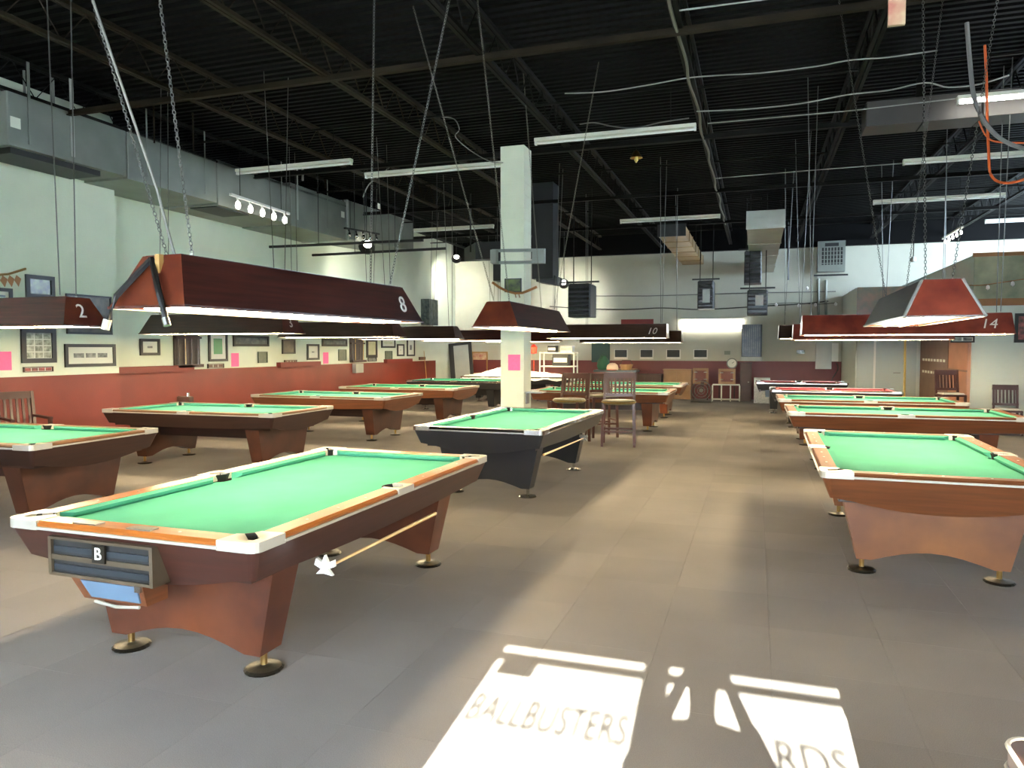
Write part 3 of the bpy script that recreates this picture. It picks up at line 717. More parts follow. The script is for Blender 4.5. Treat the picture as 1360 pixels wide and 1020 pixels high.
make_lamp('brown wood lamp numbered 10 over the middle table', (-2.95, 15.1), SIDE, '10', shade='shade_brown', dz=0.0, es=0.012)
make_lamp('brown wood lamp seen just below and behind lamp 10', (-2.95, 18.2), SIDE, shade='shade_brown', dz=-0.07, es=0.012)
make_lamp('red wood lamp numbered 14 behind the red ended lamp at right', (1.93, 11.5), SIDE, '14', shade='shade_red', end='shade_red', L=2.62, dz=-0.02, es=0.012)
make_lamp('dull red lamp seen just below and behind lamp 14', (1.9, 14.3), SIDE, shade='shade_red', end='shade_wood', L=2.55, dz=-0.06, es=0.012)
make_lamp('brown lamp over the nearer red clothed table, behind lamp 14', (1.55, 16.9), SIDE, shade='shade_brown', L=2.2, es=0.012)
make_lamp('brown lamp over the corner table, just outside the right edge', (1.40, 0.2), 0, shade='shade_brown')

# ================================================================== WALL HANGINGS
# a picture by its pixel box on a wall plane; the wall gives it its depth
def on_wall(plane, u0, v0, u1, v1):
    k, w = plane
    if k == 'x':
        c = at((u0+u1)/2, (v0+v1)/2, x=w); l = at(u0, (v0+v1)/2, x=w); r = at(u1, (v0+v1)/2, x=w)
        t = at((u0+u1)/2, v0, x=w); b = at((u0+u1)/2, v1, x=w)
        return min(l.y, r.y), max(l.y, r.y), b.z, t.z
    l = at(u0, (v0+v1)/2, y=w); r = at(u1, (v0+v1)/2, y=w); t = at((u0+u1)/2, v0, y=w); b = at((u0+u1)/2, v1, y=w)
    return l.x, r.x, b.z, t.z
def wb_(mb, plane, a0, a1, b0, b1, n0, n1):
    k, w = plane
    return mb.box(w+n0, w+n1, a0, a1, b0, b1) if k == 'x' else mb.box(a0, a1, w-n1, w-n0, b0, b1)
def picture(plane, box_, label, artm, frame='frame_black', fw=0.05, matw=0.0, cat='picture', tiles=None, name='framed_picture', depth=0.035):
    a0, a1, b0, b1 = on_wall(plane, *box_)
    k, w = plane
    org = Vector((w, (a0+a1)/2, b0)) if k == 'x' else Vector(((a0+a1)/2, w, b0))
    t = thing(name, label, cat, org)
    def part(nm, m, mb):
        o = mb.build(nm, m, t); o.matrix_parent_inverse = Matrix.Translation(-org); return o
    f = MB()
    wb_(f, plane, a0, a1, b0, b0+fw, 0.002, depth); wb_(f, plane, a0, a1, b1-fw, b1, 0.002, depth)
    wb_(f, plane, a0, a0+fw, b0+fw, b1-fw, 0.002, depth); wb_(f, plane, a1-fw, a1, b0+fw, b1-fw, 0.002, depth)
    part('frame', frame, f)
    e = fw
    if matw or tiles:
        part('mat_board', 'mat_white', wb_(MB(), plane, a0+e, a1-e, b0+e, b1-e, 0.002, depth*0.4)); 
    e = fw+matw
    if tiles:
        nx, nz = tiles; gw = (a1-a0-2*e)/nx; gh = (b1-b0-2*e)/nz
        for i in range(nx):
            for j in range(nz):
                part('photo', artm, wb_(MB(), plane, a0+e+i*gw+gw*0.08, a0+e+(i+1)*gw-gw*0.08, b0+e+j*gh+gh*0.08, b0+e+(j+1)*gh-gh*0.08, 0.002, depth*0.5))
    else:
        part('print', artm, wb_(MB(), plane, a0+e, a1-e, b0+e, b1-e, 0.002, depth*0.5))
    return t
def sheet(plane, box_, label, m, cat, name, depth=0.006, group=None):
    a0, a1, b0, b1 = on_wall(plane, *box_)
    o = wb_(MB(), plane, a0, a1, b0, b1, 0.001, depth).build(name, m)
    return tag(o, label, cat, group)
PL, PL2, PB = ('x', XL), ('x', XL2), ('y', YB)
picture(PL, (-22, 382, 15, 404), 'grey framed picture cut by the left edge, above lamp 2', 'art_blue', matw=0.05)
picture(PL, (33, 366, 71, 396), 'black framed picture with green middle above lamp 2', 'art_green_dark', fw=0.06)
picture(PL, (87, 392, 147, 444), 'large dark poster behind the right end of lamp 2', 'art_dark', fw=0.03)
picture(PL, (27, 436, 73, 482), 'black framed collage of photos below lamp 2', 'art_collage', fw=0.07, tiles=(3, 4))
picture(PL, (30, 487, 69, 494), 'narrow brown plaque of small tiles under the photo collage', 'art_red', frame='frame_brown', fw=0.012, tiles=(4, 1), cat='plaque', name='plaque')
picture(PL, (85, 457, 152, 487), 'wide black frame holding three small photos in a row', 'art_bw', fw=0.05, matw=0.09, tiles=(3, 1))
sheet(PL, (-12, 467, 15, 492), 'pink paper notice at the left edge of the left wall', 'pink_paper', 'notice', 'paper_notice')
g_ = at(0, 366, x=XL); h_ = at(32, 357, x=XL)
gt = thing('garland', 'brown dried garland with hanging leaves above the small green picture', 'garland', (XL+0.03, g_.y, g_.z))
MB().tube([(0, -0.3, -0.04), (0, 0.1, 0.03), (0, h_.y-g_.y, h_.z-g_.z)], 0.018, 5).build('stem', 'frame_gold', gt)
for k in range(5): MB().add([(0, 0, 0), (0.005, 0.07, -0.05), (0, 0.03, -0.17), (-0.005, -0.03, -0.08)], [(0, 1, 2, 3)]).build('leaf', 'trim_wood', gt).location = (0.01, -0.2+k*(h_.y-g_.y+0.15)/5, -0.02+k*0.012)
picture(PL2, (185, 450, 211, 472), 'black framed picture with white mat under the left end of lamp 3', 'art_bw', matw=0.12)
def cue_rack(box_, label):
    a0, a1, b0, b1 = on_wall(PL2, *box_); org = Vector((XL2, (a0+a1)/2, b0)); t = thing('cue_rack', label, 'cue rack', org)
    h = b1-b0; w = (a1-a0)/2
    MB().box(0.0, 0.03, -w, w, 0, h).build('back_board', 'wood_darker', t)
    MB().box(0.0, 0.12, -w, w, 0, 0.06).build('lower_shelf', 'wood_dark', t); MB().box(0.0, 0.08, -w, w, h*0.75, h*0.75+0.04).build('upper_rail', 'wood_dark', t)
    n_ = max(4, int(w*2/0.14))
    for k in range(n_): MB().tube([(0.06, -w+0.08+k*(2*w-0.16)/(n_-1), 0.06), (0.06, -w+0.08+k*(2*w-0.16)/(n_-1), h-0.02)], [0.013, 0.007], 6).build('cue', 'cue_wood' if k % 3 == 1 else 'wood_dark', t)
cue_rack((230, 437, 264, 488), 'dark wooden cue rack on the red wall beneath lamp 3')
picture(PL2, (276, 440, 301, 480), 'green print in white mat and black frame beneath lamp 3', 'art_greenflat', matw=0.1)
picture(PL2, (275, 483, 296, 489), 'brown tile plaque under the green print', 'art_brown', frame='frame_brown', fw=0.012, tiles=(3, 1), cat='plaque', name='plaque')
sheet(PL2, (307, 469, 317, 487), 'pink paper notice right of the green print', 'pink_paper', 'notice', 'paper_notice')
picture(PL2, (309, 446, 356, 460), 'wide dark panorama picture beneath the middle of lamp 3', 'art_blue', fw=0.05)
picture(PL2, (342, 467, 354, 482), 'grey green plaque standing over the red ledge beneath lamp 3', 'art_plaque', frame='art_plaque', fw=0.02, cat='plaque', name='plaque')
picture(PL2, (374, 451, 391, 470), 'square dark picture beneath the right end of lamp 3', 'art_dark', fw=0.04)
picture(PL2, (377, 478, 393, 483), 'brown tile plaque under the square dark picture', 'art_brown', frame='frame_brown', fw=0.012, tiles=(4, 1), cat='plaque', name='plaque')
picture(PL2, (407, 457, 423, 478), 'black framed portrait in wide white mat right of lamp 3', 'art_bw', matw=0.16)
picture(PL2, (427, 450, 460, 460), 'wide black framed picture above the bright pink notice', 'art_blue', fw=0.05)
sheet(PL2, (429, 468, 436, 483), 'narrow pink notice between portrait and plaque on the left wall', 'pink_paper', 'notice', 'paper_notice')
picture(PL2, (449, 464, 459, 479), 'olive plaque left of the far cue rack', 'art_plaque', frame='art_plaque', fw=0.02, cat='plaque', name='plaque')
cue_rack((464, 449, 482, 481), 'dark wooden cue rack farther along the red wall')
sheet(PL2, (467, 483, 477, 495), 'grey metal box fixed on the red wall below the far cue rack', 'galv_pale', 'metal box', 'wall_box', 0.14)
picture(PL2, (486, 450, 500, 475), 'tall cream print in black frame right of the far cue rack', 'art_cream', matw=0.0, fw=0.08)
picture(PL2, (488, 475, 499, 480), 'grey tile plaque under the tall cream print', 'art_bw', frame='frame_black', fw=0.012, cat='plaque', name='plaque')
picture(PL2, (506, 449, 524, 462), 'wide pale picture above the small green plaque', 'art_cream', matw=0.12)
picture(PL2, (511, 466, 520, 477), 'small green plaque under the wide pale picture', 'art_plaque', frame='art_plaque', fw=0.02, cat='plaque', name='plaque')
picture(PL2, (527, 457, 536, 473), 'small upright frame with white mat, second last on left wall', 'art_bw', matw=0.15)
picture(PL2, (540, 450, 550, 473), 'tall narrow frame with white mat, last on left wall', 'art_bw', matw=0.15)
picture(PL2, (556, 474, 564, 478), 'tiny brown plaque above the leaning cue', 'art_brown', frame='frame_brown', fw=0.012, cat='plaque', name='plaque')
sheet(PL2, (559, 398, 571, 432), 'blue grey loudspeaker panel high on the left wall near the corner', 'art_blue', 'speaker', 'wall_speaker', 0.3)
a_, b_ = at(563, 466, x=XL2+0.05), at(569, 503, x=XL2+0.4)
tag(MB().tube([(b_.x, b_.y, 0.0), (a_.x, a_.y, a_.z)], [0.015, 0.008], 6).build('pool_cue', 'cue_wood'), 'pool cue leaning on the red wall near the far corner', 'cue')
# mirror leaning in the far corner
mt = thing('leaning_mirror', 'tall white mirror leaning in a dark frame in the far left corner', 'mirror', (-9.9, 24.2, 0))
mt.rotation_euler = (R_(-9), R_(-6), R_(10))
MB().box(-0.42, 0.42, -0.03, 0.03, 0.0, 1.9).build('frame', 'frame_black', mt)
MB().box(-0.24, 0.3, -0.045, -0.03, 0.62, 1.8).build('glass', 'galv_pale', mt)
picture(PB, (627, 467, 648, 497), 'framed poster with red and green drawing on the back wall left of the column', 'art_poster', frame='frame_gold', fw=0.05)
# on the column
PC = ('y', coly0)
sheet(PC, (675, 471, 691, 492), 'pink paper notice taped to the white column', 'pink_paper', 'notice', 'paper_notice')
picture(PC, (671, 370, 693, 388), 'dark green sign high on the white column', 'art_green_dark', frame='frame_black', fw=0.015, cat='sign', name='sign')
pts = [at(u, v, y=coly0-0.09) for u, v in ((654, 375), (664, 382), (674, 387), (684, 389.5), (694, 389), (704, 385), (713, 381))]
MB_ = MB().tube(pts, 0.022, 6)
for q in (at(684, 390, y=coly0-0.06), at(689, 390, y=coly0-0.06)): MB_.tube([q, q+Vector((0, 0.05, -0.06))], 0.008, 4)
tag(MB_.build('curved_branch', 'trim_wood'), 'curved reddish wooden bow hung across the white column below the sign', 'bow')
st = thing('strut_frame', 'two grey perforated steel bars clamped across the white column with end plates', 'bracket', (-3.8, coly0-0.03, 3.2))
def place(o, org): o.matrix_parent_inverse = Matrix.Translation(-Vector(org)); return o
so_ = (-3.8, coly0-0.03, 3.2)
for v in (333, 349):
    a, b = at(654, v, y=coly0-0.03), at(724, v-1, y=coly0-0.03)
    place(MB().bar(a, b, 0.05, 0.045).build('bar', 'galv', st), so_)
for u0, u1 in ((653, 661), (708, 724)):
    a, b = at(u0, 350, y=coly0-0.09), at(u1, 332, y=coly0-0.09)
    place(MB().box(a.x, b.x, coly0-0.16, coly0-0.06, a.z, b.z).build('end_plate', 'galv', st), so_)
sh = at(708, 516, y=11.6)
tag(MB().box(colx1, colx1+0.3, 11.45, 11.7, 0.93, 0.95).box(colx1, colx1+0.02, 11.5, 11.65, 0.75, 0.93).build('column_shelf', 'steel'), 'small steel shelf fixed to the right side of the white column', 'shelf')

# ================================================================== DUCTS AND THINGS UNDER THE ROOF
XD = -9.3
du = thing('air_duct', 'long galvanized air duct along the top of the left wall', 'duct', (XL, 7.1, 4.3))
def P(o, org): return place(o, org)
do = (XL, 7.1, 4.3)
for k, (a, b, z0, z1) in enumerate(((7.1, 9.0, 4.33, 5.03), (9.02, 11.0, 4.3, 5.05), (11.02, 13.2, 4.27, 5.08), (13.22, 15.4, 4.25, 5.14))):
    P(MB().bbox(XL if a < YSTEP-1 else XL2, XD, a, b, z0, z1, 0.012).build('duct_section', 'galv', du), do)
P(MB().box(XL2, XD+0.03, 15.4, 15.47, 4.23, 5.2).build('flange', 'galv_pale', du), do)
P(MB().rings([[(XL2, 15.47, 4.28), (XD, 15.47, 4.28), (XD, 15.47, 5.2), (XL2, 15.47, 5.2)], [(XL2, 18.9, 4.45), (XD+0.05, 18.9, 4.45), (XD+0.05, 18.9, 5.25), (XL2, 18.9, 5.25)]]).build('duct_section', 'galv', du), do)
for a, b in ((7.2, 8.6), (11.1, 12.0)):
    P(MB().box(XD-0.7, XD-0.1, a, b, 4.25, 4.34).build('register', 'black_metal', du), do)
for yy, w_ in ((8.05, 0.03), (7.4, 0.02), (9.4, 0.012), (12.9, 0.012), (13.45, 0.022), (10.7, 0.012), (14.6, 0.012)):
    P(MB().box(XD+0.002, XD+0.012, yy-w_, yy+w_, 4.4, ZR).build('hanger_strap', 'galv_pale' if w_ > 0.02 else 'galv', du), do)
for (u, v) in ((20, 163), (455, 285), (503, 274)):
    c = at(u, v, x=XD); P(MB().box(XD+0.002, XD+0.01, c.y-0.07, c.y+0.07, c.z-0.07, c.z+0.07).build('tag_plate', 'paper', du), do)
# track of white globes by the duct
def track(label, a, b, n, m, bulb, drop=0.12, r=0.03, group=None):
    a, b = Vector(a), Vector(b); t = thing('track_light', label, 'track light', a)
    MB().bar((0, 0, 0), b-a, 0.06, 0.04).build('rail', m, t)
    for k in range(n):
        c = (b-a)*((k+0.5)/n)
        hd = MB().tube([c, c+Vector((0.02, 0, -drop*0.5))], 0.02, 6).build('spot_stem', m, t)
        g = MB(); g.smooth = True
        g.lathe([(0.002, -drop*0.5), (r, -drop*0.65), (r*1.35, -drop), (r, -drop*1.35), (0.002, -drop*1.45)], 10, c+Vector((0.02, 0, 0)), cap=False).build('globe', bulb, t)
    for k in (0.15, 0.85):
        c = (b-a)*k; MB().tube([c, c+Vector((0, 0, ZR-a.z-c.z))], 0.006, 5).build('drop_rod', 'joist', t)
    return t
track('track of five white globe lights below the galvanized duct', at(306, 258, x=-8.95), at(384, 284, x=-8.95), 5, 'white_plastic', 'lightbox', 0.16, 0.035)
track('track of five chrome spotlights beside the far end of the duct', at(458, 303, x=-8.9), at(503, 311, x=-8.9), 5, 'black_metal', 'chrome', 0.14, 0.03)
track('white track with five small spotlights hung above the mural at right', at(1252, 317, z=4.3), at(1278, 301, z=4.3), 5, 'white_plastic', 'lightbox', 0.1, 0.02)
# long black rails hung across the left side
def hung_rail(label, a, b, m='black_metal', w=0.05, rods=3):
    a, b = Vector(a), Vector(b); t = thing('hanging_rail', label, 'rail', a)
    MB().bar((0, 0, 0), b-a, w, w).build('rail', m, t)
    for k in range(rods):
        c = (b-a)*((k+1.1)/(rods+0.3)); MB().tube([c, (c.x, c.y, ZR-a.z)], 0.007, 5).build('drop_rod', m, t)
    return t
hung_rail('long black rail hung below the duct at left, higher of two', at(358, 328, z=3.85), at(562, 319, z=3.85))
hung_rail('long black rail hung below the duct at left, lower of two', at(415, 339, z=3.75), at(592, 330, z=3.75))
# lit floods by the far left corner
def flood(label, c, aim, power, size=0.16):
    c = Vector(c); aim = Vector(aim); d = (aim-c).normalized(); t = thing('flood_light', label, 'flood light', c)
    q = d.to_track_quat('-Z', 'Y').to_euler()
    h = MB().lathe([(size*0.5, 0.16), (size*0.7, 0.1), (size, 0.0), (size*0.96, 0.0), (size*0.6, 0.09)], 14, cap=False).build('housing', 'black_metal', t); h.rotation_euler = q
    l = MB().lathe([(0.001, 0.03), (size*0.85, 0.03)], 14, cap=False).build('lens', 'flood', t); l.rotation_euler = q
    MB().tube([(0, 0, 0.12), (0, 0, ZR-c.z)], 0.012, 6).build('drop_rod', 'black_metal', t)
    ld = bpy.data.lights.new('flood_bulb', 'SPOT'); ld.energy = power; ld.spot_size = 1.45; ld.spot_blend = 1.0; ld.shadow_soft_size = 0.08; ld.color = (1, 0.97, 0.86)
    lo = bpy.data.objects.new('flood_bulb', ld); C.objects.link(lo); lo.parent = t; lo.location = d*0.03; lo.rotation_euler = q
    return t
flood('lit flood light aimed at the far left corner', at(606, 344, y=22.3), at(600, 400, y=YB), 200)
flood('lit flood light aimed at the back wall right of the column', at(749, 377, y=22.6), at(757, 402, y=YB), 160)
flood('lit flood light on the black rail below the duct', at(487, 328, y=15.9), at(470, 380, x=XL2), 60, 0.2)
# black heating ducts either side of the column
bd = thing('black_duct', 'black painted duct left of the white column, dropping to a square outlet', 'duct', at(625, 335, y=17.0)); bo = at(625, 335, y=17.0)
a, b = at(582, 352, y=16.6), at(668, 318, y=16.6)
P(MB().rings([[(a.x-0.2, 18.8, a.z+0.35), (a.x-0.2, 18.8, b.z+0.15), (a.x+0.7, 18.8, b.z+0.15), (a.x+0.7, 18.8, a.z+0.35)], [(b.x-0.55, 16.2, a.z+0.05), (b.x-0.55, 16.2, b.z-0.1), (b.x+0.1, 16.2, b.z-0.1), (b.x+0.1, 16.2, a.z+0.05)]]).build('duct_run', 'black_metal', bd), bo)
a, b = at(656, 373, y=16.2), at(669, 335, y=16.2)
P(MB().box(a.x, b.x+0.2, 16.15, 16.6, a.z, b.z).build('duct_drop', 'black_metal', bd), bo)
P(MB().tube([bo, (bo.x, bo.y, ZR)], 0.02, 6).build('drop_rod', 'black_metal', bd), bo)
bo = at(728, 372, y=16.5)
bd = thing('black_duct', 'tall black duct drop right of the white column', 'duct', bo)
a, b = at(708, 371, y=16.5), at(736, 262, y=16.5)
P(MB().box(a.x, b.x, 16.4, 16.9, a.z, ZR).build('duct_drop', 'black_metal', bd), bo)
a, b = at(712, 374, y=16.4), at(738, 362, y=16.4)
P(MB().rings([[(a.x, 16.4, a.z), (a.x, 16.4, b.z+0.15), (a.x, 17.0, b.z+0.15), (a.x, 17.0, a.z)], [(b.x, 16.5, a.z-0.08), (b.x, 16.5, b.z-0.08), (b.x, 17.0, b.z-0.08), (b.x, 17.0, a.z-0.08)]]).build('duct_elbow', 'black_metal', bd), bo)
def heater(label, u0, v0, u1, v1, y, labelbox=None, m='black_metal', top=None, lit=False, depth=0.7):
    a, b = at(u0, v1, y=y), at(u1, v0, y=y); org = Vector(((a.x+b.x)/2, y, a.z)); w = (b.x-a.x)/2; h = b.z-a.z
    t = thing('unit_heater', label, 'heater', org)
    MB().bbox(-w, w, 0, depth, 0, h, 0.03).build('casing', m, t)
    n_ = max(3, int(h/0.12))
    for k in range(n_): MB().box(-w*0.9, w*0.9, -0.012, 0.0, h*0.08+k*h*0.84/n_, h*0.08+(k+0.6)*h*0.84/n_).build('louvre', 'black_gloss', t)
    if labelbox:
        p, q = at(labelbox[0], labelbox[3], y=y), at(labelbox[2], labelbox[1], y=y)
        MB().box(p.x-org.x, q.x-org.x, -0.03, -0.012, p.z-org.z, q.z-org.z).build('name_plate', 'galv_pale', t)
    for x in (-w*0.8, w*0.8): MB().tube([(x, depth/2, h-0.02), (x, depth/2, ZR-org.z)], 0.012, 5).build('drop_rod', 'joist', t)
    MB().bar((-w*1.7, 0.1, h+0.04), (w*1.7, 0.1, h+0.04), 0.05, 0.04).build('support_bar', 'black_metal', t)
    return t
heater('black unit heater hung right of the column', 754, 376, 784, 421, 16.8)
heater('dark unit heater with grey plate hung under the long warm-tinted duct', 926, 372, 948, 410, 21.0, (933, 384, 943, 402))
heater('black unit heater with pale plate hung under the pale grey duct', 992, 384, 1020, 418, 19.0, (1003, 392, 1014, 406))
heater('black fan motor box hung beside the pale grey duct', 988, 332, 1012, 376, 19.4)
# two ducts running to the back wall
def roof_duct(label, u0, u1, v, zb, h, m, seams):
    a, b = at(u0, v, z=zb), at(u1, v, z=zb); y0 = min(a.y, b.y); org = Vector((a.x, y0, zb)); w = b.x-a.x
    t = thing('roof_duct', label, 'duct', org); L_ = YB-y0; n_ = seams
    for k in range(n_): MB().bbox(0, w, L_*k/n_+0.01, L_*(k+1)/n_-0.01, 0, h, 0.01).build('duct_section', m, t)
    for k in range(n_+1): MB().box(-0.015, w+0.015, L_*k/n_-0.015, L_*k/n_+0.015, -0.015, h+0.015).build('seam_flange', m, t)
    if m == 'duct_warm_lit': MB().box(-0.02, w+0.02, -0.04, -0.016, -0.02, h+0.02).build('shaded_end', 'black_metal', t)  # black sheet over the near end imitates the shade on it
    for k in range(3): MB().box(w+0.002, w+0.01, L_*(k+0.5)/3-0.02, L_*(k+0.5)/3+0.02, 0, ZR-zb).build('hanger_strap', 'joist', t)
    return t
mat('duct_warm_lit', (150, 126, 88), 0.45, metal=0.4, var=0.15, scale=2)  # warm light falling on the duct is put into its base colour
roof_duct('duct tinted as if warmly lit, running to the back wall under the dark roof', 874, 911, 314, 4.45, 0.26, 'duct_warm_lit', 6)
roof_duct('pale grey square duct running to the back wall right of centre', 992, 1041, 304, 4.1, 0.34, 'galv_pale', 4)
# duct across the roof at right
a, b = at(1150, 168, z=4.75), at(1302, 160, z=4.75)
ro = Vector((a.x, a.y, 4.75)); rd = thing('roof_duct', 'grey duct crossing under the roof at upper right', 'duct', ro)
mat('duct_dark', (66, 62, 58), 0.5, metal=0.2, var=0.15, scale=2)
MB().bbox(0, 1.4, 0, 0.5, 0, 0.34, 0.01).build('duct_section', 'duct_dark', rd); MB().bbox(1.42, 6.0, 0, 0.5, 0, 0.34, 0.01).build('duct_section', 'duct_dark', rd)
for xx in (0.7, 4.0): MB().box(xx, xx+0.02, -0.006, 0.506, -0.006, ZR-4.75).build('hanger_strap', 'joist', rd)
# fluorescent strips under the roof
def strip(label, x0, x1, y, z=4.9, lit=False):
    t = thing('strip_light', label, 'strip light', (x0, y, z))
    MB().box(0, x1-x0, -0.05, 0.05, 0, 0.05).build('housing', 'strip_white', t)
    MB().tube([(0.03, 0, -0.03), (x1-x0-0.03, 0, -0.03)], 0.018, 8).build('tube', 'tube_strip' if lit else 'white_plastic', t)
    for e in (0.0, x1-x0-0.03): MB().box(e, e+0.03, -0.03, 0.03, -0.05, 0.0).build('lamp_holder', 'white_plastic', t)
    for k in (0.15, 0.85): MB().tube([((x1-x0)*k, 0, 0.05), ((x1-x0)*k, 0, ZR-z)], 0.006, 5).build('drop_rod', 'joist', t)
    return t
strip('unlit white strip light under the roof right above the column', -3.34, -0.88, 11.15)
strip('unlit strip light by the duct, left one of the nearer row', -9.1, -6.7, 11.3)
strip('unlit strip light just left of the column top', -7.0, -4.25, 12.3)
strip('unlit strip light in the middle of the far row', -3.34, -0.88, 18.75)
strip('unlit strip light of the far row left of the column', -9.0, -6.65, 18.4)
strip('unlit strip light of the far row right of the pale duct', 2.42, 4.95, 18.1)
strip('unlit strip light deepest at right, near the edge', 5.5, 7.9, 21.7)
strip('strip light with yellowed tube at right, between the lit one and the far row', 2.38, 4.8, 14.4)
strip('lit white strip light at upper right', 2.44, 4.9, 11.05, lit=True)
# loose cables
def cable(label, pts, r, m, cat='cable'):
    return tag(MB().tube(pts, r, 6).build('cable', m), label, cat)
def smooth_pts(ps, n=5):
    ps = [Vector(p) for p in ps]; out = []
    for i in range(len(ps)-1):
        p0, p1, p2, p3 = ps[max(i-1, 0)], ps[i], ps[i+1], ps[min(i+2, len(ps)-1)]
        for k in range(n):
            t = k/n; out.append(0.5*((2*p1) + (p2-p0)*t + (2*p0-5*p1+4*p2-p3)*t*t + (3*p1-p0-3*p2+p3)*t**3))
    return out + [ps[-1]]
Z_ = ZJ-0.04
cable('white cable strung under the joists above the column', smooth_pts([at(750, 124, z=Z_), at(800, 122, z=Z_), at(855, 114, z=Z_), at(910, 104, z=Z_), at(955, 100, z=Z_), at(1010, 97, z=Z_), at(1085, 88, z=Z_), at(1128, 80, z=Z_), at(1180, 76, z=Z_), at(1245, 67, z=Z_)]), 0.008, 'cable_white')
cable('thick white cable looping to the right under the roof', smooth_pts([at(925, 148, z=Z_), at(990, 145, z=Z_), at(1060, 138, z=Z_), at(1125, 126, z=Z_), at(1180, 120, z=Z_), at(1228, 110, z=Z_), at(1260, 116, z=Z_), at(1300, 112, z=Z_), at(1340, 100, z=Z_)]), 0.009, 'cable_white')
cable('thin white conduit running across under the roof at right', [at(940, 164, z=Z_-0.02), at(1130, 147, z=Z_-0.02), at(1270, 131, z=Z_-0.02)], 0.008, 'cable_white')
cable('white conduit crossing far under the roof, right of centre', [at(950, 237, z=Z_), at(1080, 226, z=Z_), at(1200, 217, z=Z_)], 0.009, 'cable_white')
cable('bright conduit crossing the roof at top centre right', [at(902, 14, z=Z_), at(1010, 0, z=Z_), at(1100, -12, z=Z_)], 0.008, 'cable_white')
cable('drooping wire and insulation scrap above the strip light right of the column', smooth_pts([at(770, 165, z=Z_), at(790, 163, z=Z_), at(815, 168, z=Z_), at(845, 170, z=Z_), at(875, 163, z=Z_), at(915, 157, z=Z_)]), 0.009, 'cable_grey')
jx = -0.83
cable('knotted grey cable bundle following the joist at centre right', smooth_pts([Vector((jx+0.02*math.sin(k*2.1), 6.0+k*0.7, ZJ-0.03+0.02*math.sin(k*1.3))) for k in range(22)]), 0.018, 'rope')
cable('orange extension cord hanging under the roof at upper right', smooth_pts([at(1308, 60, y=8.6), at(1310, 100, y=8.6), at(1311, 150, y=8.6), at(1313, 200, y=8.5), at(1316, 232, y=8.4), at(1333, 243, y=8.3), at(1362, 238, y=8.2), at(1390, 225, y=8.2)]), 0.013, 'cable_orange')
cable('thick grey cable sagging from the roof at upper right', smooth_pts([at(1284, 30, y=8.0), at(1288, 80, y=8.0), at(1294, 130, y=7.9), at(1310, 165, y=7.8), at(1335, 188, y=7.7), at(1375, 202, y=7.6)]), 0.02, 'cable_grey')
cable('thin orange wire beside the orange cord at upper right', smooth_pts([at(1300, 160, y=8.3), at(1308, 178, y=8.3), at(1322, 188, y=8.2), at(1360, 190, y=8.1)]), 0.008, 'cable_orange')
cable('white wire bent down beside the lower black rail', smooth_pts([Vector((at(518, 152, y=14.0).x, 14.0, ZR)), at(518, 152, y=14.0), at(520, 180, y=14.0), at(520, 216, y=14.0), at(505, 233, y=14.0), at(490, 245, y=13.8), at(482, 262, y=13.6)]), 0.012, 'cable_white')
cable('white wire hooked around a joist left of the column', smooth_pts([at(585, 155, y=11), at(603, 158, y=11), at(610, 172, y=11), at(605, 182, y=11), at(625, 200, y=11), at(650, 214, y=11), at(669, 216, y=11.43)]), 0.009, 'cable_grey')
for k, (u, v0, v1, y, r, m) in enumerate(((70, -30, 140, 7.9, 0.03, 'galv'), (33, 20, 132, 7.6, 0.018, 'galv'), (402, 118, 240, 13.3, 0.022, 'galv'), (379, 120, 238, 12.6, 0.012, 'joist'), (432, 158, 250, 14.5, 0.015, 'joist_rust'), (257, 28, 200, 9.8, 0.014, 'joist_rust'), (205, 36, 190, 9.3, 0.014, 'joist_rust'))):
    a, b = at(u, v1, y=y), at(u, v0, y=y)
    tag(MB().tube([a, (a.x, a.y, ZR)], r, 6).build('hanger_rod', m), ['thick grey hanger rod at the left above the duct end', 'thin grey hanger rod near the left edge', 'bright grey rod hanging above the globe track', 'thin dark rod left of the bright grey rod', 'short rusty rod hanging right of the bright grey rod', 'rusty rod hanging right of the chain at upper left', 'rusty rod hanging left of the chain at upper left'][k], 'rod')
cable('dark cable drooping along the back wall below the heaters', smooth_pts([at(u, v, y=YB-0.05) for u, v in ((730, 407), (780, 410), (830, 411), (880, 409), (930, 411), (990, 408), (1020, 406), (1060, 404), (1100, 400))]), 0.02, 'cable_dark')
cable('thin grey pipe along the back wall behind the heaters', [at(u, v, y=YB-0.05) for u, v in ((785, 393), (860, 393), (1000, 389), (1110, 387))], 0.018, 'cable_grey')
gl = thing('string_lights', 'string of small white bulbs along the back wall by the air conditioner', 'string lights', at(1060, 400, y=24.7)); go = at(1060, 400, y=24.7)
P(MB().tube(smooth_pts([at(u, v, y=24.7) for u, v in ((1020, 404), (1050, 402), (1085, 404), (1112, 402))]), 0.01, 5).build('wire', 'cable_dark', gl), go)
for u, v in ((1031, 405), (1061, 406), (1083, 405), (1110, 404), (1072, 383), (1130, 388)):
    c = at(u, v, y=24.6); g = MB().lathe([(0.002, -0.06), (0.04, -0.03), (0.045, 0.02), (0.015, 0.06)], 8, c); P(g.build('bulb', 'white_plastic', gl), go)
sb = at(1190, 35, y=5.5); hb_ = at(1190, 0, y=5.5)
hbo = thing('hanging_board', 'small tan and red board hanging from the roof at top right', 'board', sb)
a, b = at(1179, 35, y=5.5), at(1203, 0, y=5.5)
P(MB().box(a.x, b.x, 5.49, 5.52, a.z, b.z+0.25).build('board', 'art_poster', hbo), sb); P(MB().tube([(sb.x, 5.505, b.z+0.2), (sb.x, 5.505, ZR)], 0.008, 5).build('wire', 'joist', hbo), sb)
